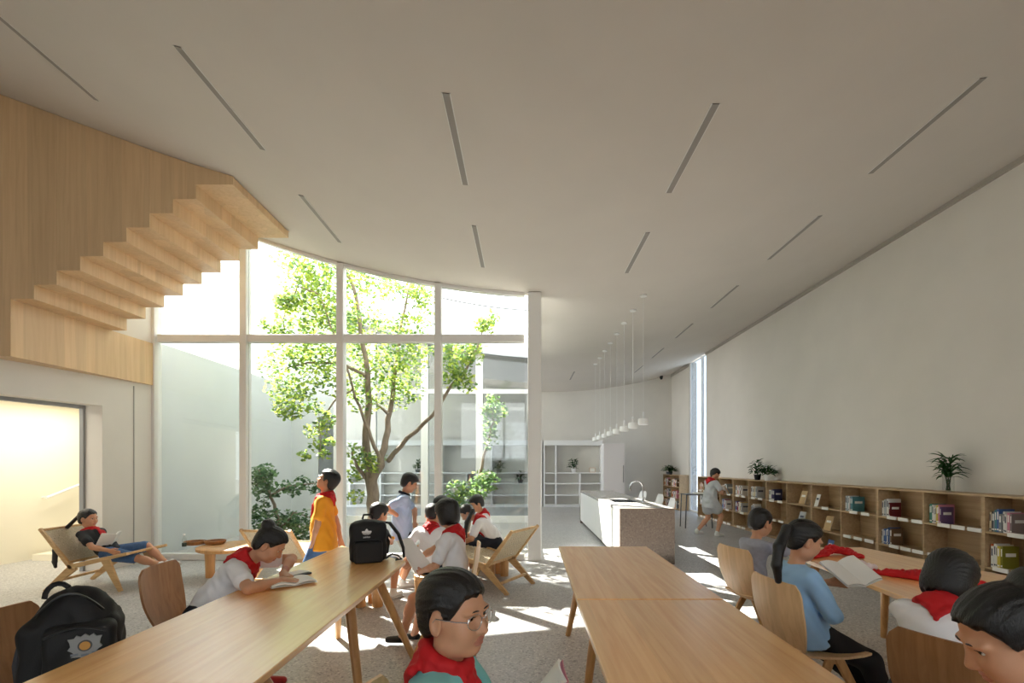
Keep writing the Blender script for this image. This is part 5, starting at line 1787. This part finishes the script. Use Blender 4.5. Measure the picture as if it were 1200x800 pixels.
# -- boy behind her
pel = (-.53, 7.1, .41)
person('boy with short hair half hidden behind the bending girl', pel, 200, 1.40, 12, 6, (205, -22), None, seated(pel, 200, 1.40, .12, .3, .32), M_TEE_W, .6, .03, M_NAVY, .9, M_SHOE, 'short', True, 1.0)
# ================================================================ SMALL THINGS
def at_origin(o, root): return loc_(o, root)

def open_book(c, right, up, nrm, w, h, lab, th=.012, spread=.25, cover='white'):
    """open book: spine line along up through c, pages to both sides along right, facing nrm"""
    t = thing('open_book', lab, 'book', tuple(c))
    r, u, n = [Vector(unit(v)) for v in (right, up, nrm)]
    for sg in (-1, 1):
        for nm, off, m, ww, hh, dth in (('page_block', 0, M_PAGE, w, h, th), ('cover', -th * .75, mat('book_' + cover.replace(' ', '_'), BC[cover], .55), w + .004, h + .006, .003)):
            G = []
            for i in range(7):
                f = i / 6
                z = math.sin(f * PI * .9) * .014 * (1 if nm == 'page_block' else .4) - spread * f * w * .0 + f * w * spread
                G.append([r * (sg * f * ww) + u * (hh * (j - .5)) + n * (z + off) for j in (0, .5, 1)])
            MB().plate(G, dth).build(nm, m, t, True, 60)
    return t
# book on the left table in front of the bent girl
open_book((-1.50, 3.10, TZ + .012), (.75, .65, 0), (-.65, .75, 0), (0, 0, 1), .13, .19, 'open book under the hands of the girl at the left table', .008, .02)
t = thing('notebook', 'dark thin notebook beyond the open book on the left table', 'book', (W(349, 673, 3.36).x, 3.36, TZ))
MB().box((0, 0, .006), (.10, .15, .010), M=Matrix.Rotation(-.6, 4, 'Z'), b=.002).build('cover', mat('book_black', BC['black'], .5), t)
MB().box((-.02, .01, .0125), (.09, .14, .002), M=Matrix.Rotation(-.4, 4, 'Z')).build('page', M_PAGE, t)
# big white sheet (thin picture book) of the girl with the bob
a, b, c, d = W(466, 634, 4.12), W(481, 630, 4.25), W(507, 664, 4.12), W(487, 672, 3.97)
t = thing('picture_book', 'large thin white picture book held by the girl with the bob', 'book', tuple(a))
G = [[(p.lerp(q, j / 3) - a) for j in range(4)] for p, q in ((a, b), (a.lerp(d, .5), b.lerp(c, .5)), (d, c))]
MB().plate(G, .010).build('cover', M_TEE_W if False else M_PAGE, t)
G = [[(p.lerp(q, .04 + .92 * j / 3) - a + Vector((-.012, .004, .002))) for j in range(4)] for p, q in ((a, b), (d, c))]
MB().plate(G, .006).build('page_block', M_WHITE, t)
# book of the girl in the light blue top
pc = W(997, 672, 2.94)
open_book(pc, (.92, .36, .06), (-.22, .72, .42), (-.28, -.36, .86), .15, .21, 'open book with white pages held by the girl in light blue', .008, .16)
# book of the reclining girl
pc = W(132, 634, 6.02)
open_book(pc, (.15, 1, .0), (.45, 0, .9), (-.9, 0, .45), .12, .19, 'open book held by the girl lying in the lounge chair', .008, .5)
# book of the boy with glasses
open_book((.07, 1.34, .845), (.1, .9, .0), (.55, -.05, .75), (-.8, 0, .55), .11, .15, 'open book held low by the boy with glasses', .008, .2, 'pink')
# snack held by the boy in black
t = thing('snack', 'small orange and yellow snack in the hand of the boy in black', 'snack', tuple(W(456, 632, 5.25)))
q = Sdf(); q.ell((0, 0, 0), (.05, .03, .022), None, .01); q.ell((.03, .01, .015), (.03, .03, .02), None, .01)
v, f = q.mesh(.006); np_obj('snack_body', v, f, mat('orange_food', (236, 160, 40), .6), t)
# walking girl's book
t = thing('book', 'pale book in the hands of the girl walking along the bookcases', 'book', (4.27, 10.3, .98))
MB().box((0, 0, 0), (.02, .15, .2), M=Matrix.Rotation(-.5, 4, 'Y'), b=.002).build('cover', mat('book_tan', BC['tan'], .5), t)
MB().box((-.012, 0, 0), (.008, .14, .19), M=Matrix.Rotation(-.5, 4, 'Y')).build('page_block', M_PAGE, t)

# loose red scarves lying on the right table
def cloth_heap(pts, r, lab, fold=1):
    t = thing('red_scarf', lab, 'scarf', (pts[0][0], pts[0][1], TZ))
    q = Sdf()
    P = [A3(p[0], p[1], TZ + p[2]) for p in pts]
    for a_, b_, ra, rb in zip(P, P[1:], r, r[1:]):
        q.cone(a_, b_, ra, rb, .02, A3(0, 0, 1), 1.7)
    q.cut((0, 0, TZ + .002), (0, 0, -1))
    v, f = q.mesh(.006)
    k = np.clip((v[:, 2] - TZ - .004) / .02, 0, 1)
    w_ = np.sin(v[:, 0] * 90 + 3 * np.sin(v[:, 1] * 40)) * np.sin(v[:, 1] * 70 + 2 * np.sin(v[:, 0] * 50))
    v[:, 2] += w_ * .008 * k
    np_obj('cloth', v, f, M_RED, t, (pts[0][0], pts[0][1], TZ))
cloth_heap([(2.36, 3.95, .012), (2.50, 4.05, .02), (2.62, 4.12, .05), (2.72, 4.10, .03), (2.74, 3.95, .012)], [.025, .04, .05, .045, .03], 'crumpled red scarf under the hand of the small child in grey')
cloth_heap([(2.40, 3.42, .012), (2.52, 3.32, .018), (2.63, 3.22, .022), (2.72, 3.15, .022), (2.80, 3.08, .02), (2.85, 3.02, .012)], [.02, .045, .062, .066, .06, .04], 'long red scarf lying folded on the right table beside the open book')
t = thing('tissue', 'crumpled pale tissue by the tip of the long red scarf', 'tissue', (2.50, 3.52, TZ))
q = Sdf(); q.ell((0, 0, .02), (.06, .05, .025), None, .01); q.ell((-.03, .02, .035), (.03, .035, .03), None, .01); q.cut((0, 0, .001), (0, 0, -1))
v, f = q.mesh(.006); v[:, 2] += np.sin(v[:, 0] * 120) * np.sin(v[:, 1] * 100) * .006 * (v[:, 2] > .006); np_obj('tissue_paper', v, f, mat('tissue_paper', (232, 214, 214), .9), t)

# ---------------------------------------------------------------- backpack standing on the left table
bp0 = A3(-1.25, 3.86, TZ)
yw = math.radians(22)
def bpM(x, y, z): return A3(math.cos(yw) * x - math.sin(yw) * y, math.sin(yw) * x + math.cos(yw) * y, z)
RB = np.array([[math.cos(yw), -math.sin(yw), 0], [math.sin(yw), math.cos(yw), 0], [0, 0, 1]])
t = thing('backpack', 'black backpack with white trefoil mark standing on the left table', 'backpack', tuple(bp0))
q = Sdf(); q.rbox(bpM(0, 0, .155), (.10, .045, .115), .04, RB, .02); q.ell(bpM(0, 0, .26), (.125, .08, .07), RB, .03); q.cut((0, 0, .002), (0, 0, -1))
v, f = q.mesh(.008); v += unit_rows(v - A3(0, 0, .15)) * (np.sin(v[:, 2] * 50 + 3 * np.sin(v[:, 0] * 30)) * .003)[:, None]; v[:, 2] = np.maximum(v[:, 2], .001); np_obj('main_bag', v, f, M_BLACK, t)
q = Sdf(); q.rbox(bpM(-.005, -.095, .085), (.085, .015, .065), .022, RB, .02); q.cut((0, 0, .002), (0, 0, -1))
v, f = q.mesh(.008); np_obj('front_pocket', v, f, M_BLACK, t)
for sg in (-1, 1):
    MB().tube([bpM(.07 * sg, .085, .28), bpM(.09 * sg + .03, .13, .24), bpM(.12 * sg + .05, .12, .12), bpM(.11 * sg + .05, .09, .03)], [.022, .03, .026, .012], 8, flat=.3).build('shoulder_strap', M_BLACK, t, True)
MB().tube([bpM(.10, .07, .30), bpM(.17, .03, .29), bpM(.235, -.01, .20), bpM(.27, -.03, .09), bpM(.275, -.04, .012)], [.02, .026, .026, .022, .018], 8, flat=.4).build('shoulder_strap', M_BLACK, t, True)
MB().tube([bpM(.13, -.03, .012), bpM(.18, -.05, .05), bpM(.22, -.07, .04), bpM(.25, -.09, .012), bpM(.20, -.10, .010)], .008, 6).build('webbing', M_BLACKS, t, True)
MB().tube([bpM(-.04, .06, .325), bpM(-.03, .06, .36), bpM(.03, .06, .36), bpM(.04, .06, .325)], .009, 8).build('carry_loop', M_BLACK, t, True)
# trefoil of three striped leaves with the wordmark below
mb = MB()
mc = bpM(-.018, -.1065, .225) ; ax = bpM(1, 0, 0); az = A3(0, 0, 1); nn_ = bpM(0, -1, 0)
def leafshape(rot, s0, s1, wid, clip=None):
    """closed leaf outline from the root upward"""
    pts = []
    n = 10
    for i in range(n + 1):
        u = i / n; pts.append((wid * math.sin(u * PI) ** .8 * .5, s0 + (s1 - s0) * u))
    for i in range(n - 1, 0, -1):
        u = i / n; pts.append((-wid * math.sin(u * PI) ** .8 * .5, s0 + (s1 - s0) * u))
    c_, s_ = math.cos(rot), math.sin(rot)
    return [(x * c_ + z * s_, -x * s_ + z * c_) for x, z in pts]
def strips(rot):
    """leaf split by three horizontal gaps near its foot"""
    P = leafshape(rot, -.002, .043, .027)
    def clip(poly, z, keep_above):
        out = []
        for (x0, z0), (x1, z1) in zip(poly, poly[1:] + poly[:1]):
            i0, i1 = (z0 > z) == keep_above, (z1 > z) == keep_above
            if i0: out.append((x0, z0))
            if i0 != i1:
                k = (z - z0) / (z1 - z0); out.append((x0 + (x1 - x0) * k, z))
        return out
    res = []
    for lo, hi in ((.0115, 1), (.0060, .0095), (.0005, .0040), (-.0055, -.0018)):
        q = clip(P, lo, True)
        if q: q = clip(q, hi, False) if hi < 1 else q
        if len(q) > 2: res.append(q)
    return res
k_ = 0
for rot in (0, -1.0, 1.0):
    for poly in strips(rot):
        off = .0007 + .0004 * k_
        vs = [mc + ax * x + az * z + nn_ * off for x, z in poly] + [mc + ax * x + az * z + nn_ * (off - .003) for x, z in poly]
        n = len(poly)
        mb._add(vs, [tuple(range(n)), tuple(range(2 * n - 1, n - 1, -1))] + [(i, (i + 1) % n, n + (i + 1) % n, n + i) for i in range(n)])
    k_ += 1
mb.build('printed_emblem', M_WHITE, t)
def text_obj(name, s, size, M, m, parent, ext=.0008):
    cu = bpy.data.curves.new(name, 'FONT'); cu.body = s; cu.size = size; cu.align_x = 'CENTER'; cu.extrude = ext
    o = bpy.data.objects.new(name, cu); COL.objects.link(o)
    dg = bpy.context.evaluated_depsgraph_get()
    me = bpy.data.meshes.new_from_object(o.evaluated_get(dg))
    bpy.data.objects.remove(o)
    me.materials.clear(); me.materials.append(m)
    me.transform(M)
    o = bpy.data.objects.new(name, me); COL.objects.link(o); o.parent = parent
    return o
tm = Matrix(((ax[0], 0, nn_[0], (mc + nn_ * .001)[0]), (ax[1], 0, nn_[1], (mc + nn_ * .001)[1]), (0, 1, 0, mc[2] - .028), (0, 0, 0, 1)))
text_obj('printed_word', 'adidas', .021, tm, M_WHITE, t)

# ---------------------------------------------------------------- big black backpack on the chair at the lower left
bp1 = A3(-2.03, 2.18, .455)
yw2 = math.radians(34)
def b2(x, y, z): return A3(math.cos(yw2) * x - math.sin(yw2) * y, math.sin(yw2) * x + math.cos(yw2) * y, z)
c2, s2 = math.cos(yw2), math.sin(yw2)
R2_ = np.array([[c2, -s2, 0], [s2, c2, 0], [0, 0, 1.0]])
t = thing('backpack', 'big black backpack with a round crest sitting on the chair at the lower left', 'backpack', tuple(bp1))
q = Sdf()
q.rbox(b2(0, 0, .18), (.125, .06, .14), .045, R2_, .03)
q.ell(b2(.01, 0, .38), (.125, .085, .12), R2_, .08)
q.cut((0, 0, .0), (0, 0, -1))
v, f = q.mesh(.008)
w_ = np.sin(v[:, 2] * 34 + 4 * np.sin(v[:, 0] * 18 + v[:, 1] * 15)) * np.sin(v[:, 0] * 28 - v[:, 1] * 30)
v += unit_rows(v - A3(0, 0, .2)) * (w_ * .006)[:, None]; v[:, 2] = np.maximum(v[:, 2], .001)
np_obj('main_bag', v, f, M_BLACK, t)
q = Sdf(); q.rbox(b2(.04, -.115, .225), (.085, .02, .10), .035, R2_, .02)
v, f = q.mesh(.008); v += unit_rows(v - A3(0, 0, .2)) * (np.sin(v[:, 2] * 45 + 3 * np.sin(v[:, 0] * 30)) * .003)[:, None]
np_obj('front_pocket', v, f, M_BLACK, t)
for a_ in (0, 1):
    pts = [b2(-.11 + .22 * u, -.085 - .02 * math.sin(u * PI), .40 + .09 * math.sin(u * PI)) if a_ == 0 else b2(-.07 + .2 * u, -.168, .325 + .03 * math.sin(u * PI)) for u in [i / 8 for i in range(9)]]
    MB().tube(pts, .006, 6).build('zip', M_BLACKS, t, True)
pts = [b2(-.055 + .045 * math.cos(a), .015, .455 + .062 * math.sin(a)) for a in [PI * k / 8 for k in range(9)]]
MB().tube(pts, .014, 8, flat=.5).build('carry_loop', M_BLACK, t, True)
for sg in (-1, 1):
    MB().tube([b2(.08 * sg, .10, .44), b2(.11 * sg, .15, .36), b2(.12 * sg, .16, .2), b2(.12 * sg, .11, .05)], [.02, .034, .032, .014], 8, flat=.3).build('shoulder_strap', M_BLACK, t, True)
MB().tube([b2(-.165, -.02, .30), b2(-.172, -.05, .2), b2(-.17, -.04, .08)], [.01, .016, .01], 6).build('side_web', mat('dark_grey_mesh', (58, 58, 62), .7), t, True)
# crest patch: grey shield-like badge with a round orange middle
cc = b2(.062, -.1725, .275); bxv = b2(1, 0, 0); bn = b2(0, -1, 0)
def badge(outl, off, m, name, dth=.004):
    n = len(outl)
    vs = [cc + bxv * x + A3(0, 0, 1) * z + bn * off for x, z in outl] + [cc + bxv * x + A3(0, 0, 1) * z + bn * (off - dth) for x, z in outl]
    return MB()._add(vs, [tuple(range(n)), tuple(range(2 * n - 1, n - 1, -1))] + [(i, (i + 1) % n, n + (i + 1) % n, n + i) for i in range(n)]).build(name, m, t)
ol = [(-.050, .020), (-.056, .034), (-.036, .034), (-.028, .046), (-.014, .038), (0, .050), (.014, .038), (.028, .046), (.036, .034), (.056, .034), (.050, .020),
      (.047, .002), (.056, -.012), (.044, -.020), (.030, -.036), (.046, -.044), (.020, -.046), (0, -.054), (-.020, -.046), (-.046, -.044), (-.030, -.036), (-.044, -.020), (-.056, -.012), (-.047, .002)]
badge(ol, .005, mat('badge_grey', (150, 152, 152), .6), 'badge', .02)
badge([(.024 * math.cos(2 * PI * i / 24), .024 * math.sin(2 * PI * i / 24)) for i in range(24)], .0065, mat('badge_dark_ring', (86, 84, 82), .6), 'badge_ring')
badge([(.018 * math.cos(2 * PI * i / 20), .018 * math.sin(2 * PI * i / 20)) for i in range(20)], .008, mat('badge_orange', (206, 150, 74), .6), 'badge_middle')
for k in range(3):
    badge([(x + (-.034 + .034 * k), z - .033 - .006 * (k == 1)) for x, z in ((-.012, -.004), (.012, -.004), (.012, .004), (-.012, .004))], .0075, mat('badge_blue_grey', (120, 128, 140), .6), 'badge_bar')

# ================================================================ COURTYARD PLANTS
def leaf_cloud(mb, c, r, n, size, nm, squash=.9):
    for _ in range(n):
        while True:
            p = Vector((random.uniform(-1, 1), random.uniform(-1, 1), random.uniform(-1, 1)))
            if p.length < 1: break
        # leaves sit denser towards the skin of the clump
        p = p * (.55 + .45 * random.random()) if p.length < .5 else p
        q = Vector(c) + Vector((p.x * r, p.y * r, p.z * r * squash))
        u = Vector((random.gauss(0, 1), random.gauss(0, 1), random.gauss(0, .6))).normalized()
        n_ = Vector((random.gauss(0, .6), random.gauss(0, .6), 1)).normalized()
        w_ = u.cross(n_).normalized()
        s = size * random.uniform(.7, 1.25)
        k = u.cross(w_) * s * .12
        vs = [q - u * s * .5, q + w_ * s * .36 + k - u * s * .05, q + u * s * .5, q - w_ * s * .36 + k - u * s * .05, q + w_ * s * .30 + k * .8 + u * s * .25, q - w_ * s * .30 + k * .8 + u * s * .25]
        mb._add(vs, [(0, 1, 4, 2), (0, 2, 5, 3)], random.choices(range(nm), weights=[3, 4, 2][:nm])[0])
def branch(mb, pts, r0, r1, wob=.03):
    out, rr = [], []
    for i in range(len(pts) - 1):
        a, b_ = Vector(pts[i]), Vector(pts[i + 1])
        for k in range(3):
            f = k / 3
            out.append(a.lerp(b_, f) + (Vector((random.uniform(-wob, wob), random.uniform(-wob, wob), 0)) if (i or k) else Vector()))
    out.append(Vector(pts[-1]))
    n = len(out)
    rr = [r0 + (r1 - r0) * (i / (n - 1)) ** .8 for i in range(n)]
    mb.tube(out, rr, 8)
def plant(name, lab, cat, base, trunks, clumps, size, mats, nscale=1.0):
    t = thing(name, lab, cat, tuple(base))
    mb = MB()
    for pts, r0, r1 in trunks: branch(mb, pts, r0, r1)
    loc_(mb.build('trunk', M_BARK, t, True, 80, recalc=False), t)
    mb = MB()
    for c, r, n in clumps: leaf_cloud(mb, c, r, int(n * nscale), size, len(mats))
    o = loc_(mb.build('foliage', mats, t, False, recalc=False), t)
    o['kind'] = 'stuff'
    return t
Y = 9.7
def Wz(px, py, y, z):
    p = W(px, py, y); p.z = z; return p
base = Vector((W(437, 0, Y).x, Y, .02))
tr = [
    ([base, W(437, 590, Y), W(434, 560, Y)], .14, .12),
    ([W(434, 562, Y), W(428, 520, Y), W(431, 470, Y - .1), W(428, 420, Y - .2), W(418, 350, Y - .3), W(400, 300, Y - .4)], .10, .025),
    ([W(436, 565, Y), W(446, 545, Y), W(452, 515, Y + .1), W(456, 480, Y + .2), W(464, 430, Y + .3), W(470, 380, Y + .3), W(482, 330, Y + .3)], .095, .018),
    ([W(446, 545, Y), W(436, 512, Y - .2), W(424, 485, Y - .3), W(413, 456, Y - .5), W(395, 400, Y - .8), W(375, 345, Y - .9)], .045, .012),
    ([W(455, 540, Y), W(478, 513, Y - .4), W(505, 487, Y - .7), W(530, 452, Y - .9), W(550, 425, Y - 1.0), W(562, 400, Y - 1.0), W(573, 372, Y - 1.0)], .05, .01),
    ([W(455, 485, Y), W(440, 470, Y + .2), W(425, 458, Y + .3)], .035, .01),
    ([W(428, 440, Y - .2), W(400, 425, Y - .4), W(360, 425, Y - .6), W(335, 432, Y - .6)], .04, .01),
    ([W(413, 456, Y - .5), W(390, 470, Y - .6), W(375, 500, Y - .7), W(378, 540, Y - .7)], .025, .006),
    ([W(375, 345, Y - .9), W(350, 335, Y - .9), W(335, 360, Y - .9), W(333, 385, Y - .9)], .02, .006),
    ([W(428, 560, Y), W(418, 545, Y - .2), W(412, 530, Y - .3)], .05, .015),
]
cl = []
def add(y, r, n, *pts):
    for px, py in pts: cl.append((W(px + random.uniform(-4, 4), py + random.uniform(-4, 4), y + random.uniform(-.3, .3)), r, n))
add(Y - .6, .42, 130, (355, 310), (370, 325), (385, 345), (372, 360), (392, 365), (360, 345), (388, 320), (348, 298), (395, 385), (374, 380), (352, 330), (392, 300))
add(Y - .8, .20, 60, (336, 352), (334, 370), (333, 386), (328, 352), (348, 356), (362, 386))
add(Y - .8, .13, 34, (310, 383), (318, 388))
add(Y - .6, .30, 85, (330, 418), (345, 410), (322, 430), (340, 440), (326, 455), (345, 465), (365, 410), (385, 425), (372, 440), (390, 450), (360, 425), (380, 408), (352, 452), (392, 408))
add(Y - .7, .18, 48, (372, 478), (384, 490), (380, 505), (370, 508), (328, 478), (333, 484), (352, 478), (378, 525))
add(Y - .7, .12, 30, (358, 531), (378, 530), (384, 520))
add(Y - .1, .38, 110, (415, 320), (422, 345), (418, 370), (430, 380), (412, 395), (440, 335), (428, 310))
add(Y + .3, .32, 90, (455, 335), (470, 330), (488, 350), (492, 370), (485, 335), (480, 380), (462, 385), (448, 378), (496, 345))
add(Y + .1, .36, 95, (420, 420), (440, 415), (455, 420), (470, 412), (485, 425), (462, 440), (480, 440), (430, 440), (415, 450), (470, 460), (450, 455), (490, 405), (425, 470), (480, 460))
add(Y, .20, 50, (425, 545), (438, 548), (420, 556), (445, 540), (417, 528), (432, 535), (418, 580))
add(Y - .9, .22, 62, (528, 408), (525, 425), (536, 430), (545, 440), (552, 418), (560, 402), (530, 440), (548, 447), (520, 412), (540, 415))
add(Y - 1, .15, 40, (568, 378), (574, 372), (562, 382), (572, 385), (556, 408))
plant('courtyard_tree', 'leafy multi-stemmed tree in the middle of the courtyard behind the glass', 'tree', base, tr, cl, .082, M_LEAFS, 1.35)
Y2 = 9.3
b2_ = Vector((W(545, 0, Y2).x, Y2, .02))
tr = [([b2_, W(552, 590, Y2), W(560, 568, Y2), W(568, 535, Y2), W(576, 508, Y2), W(578, 488, Y2), W(574, 470, Y2)], .045, .012),
      ([W(556, 580, Y2), W(545, 572, Y2), W(532, 570, Y2)], .02, .008)]
cl = []
add(Y2, .17, 42, (576, 482), (572, 494), (582, 488), (568, 484), (576, 504), (573, 515), (586, 478), (578, 472), (570, 474))
add(Y2, .22, 95, (535, 576), (548, 570), (560, 572), (540, 585), (553, 582), (528, 584), (565, 562), (572, 560))
plant('sapling', 'slender sapling with a low bushy foot right of the tree', 'tree', b2_, tr, cl, .085, [M_LEAFS[1], M_LEAFS[2], M_LEAFD[0]], 1.0)
Y3 = 8.9
b3 = Vector((W(328, 0, Y3).x, Y3, .02))
tr = [([b3, W(326, 610, Y3), W(316, 582, Y3), W(309, 560, Y3), W(303, 550, Y3)], .05, .01),
      ([W(316, 582, Y3), W(335, 570, Y3), W(350, 568, Y3), W(370, 566, Y3)], .025, .008),
      ([W(328, 620, Y3), W(345, 600, Y3), W(362, 606, Y3)], .025, .008), ([W(328, 620, Y3), W(310, 604, Y3)], .02, .006)]
cl = []
add(Y3, .19, 75, (305, 552), (314, 560), (300, 565), (318, 570), (309, 575), (297, 556), (316, 550))
add(Y3, .14, 48, (335, 568), (346, 570), (358, 566), (368, 568), (340, 576), (308, 590), (303, 600))
add(Y3 - .1, .30, 120, (322, 612), (335, 606), (345, 615), (312, 612), (358, 625), (345, 630), (330, 624), (362, 612), (315, 628))
plant('shrub', 'low dark green shrub in the courtyard at the left of the tree', 'shrub', b3, tr, cl, .08, M_LEAFD, 1.0)
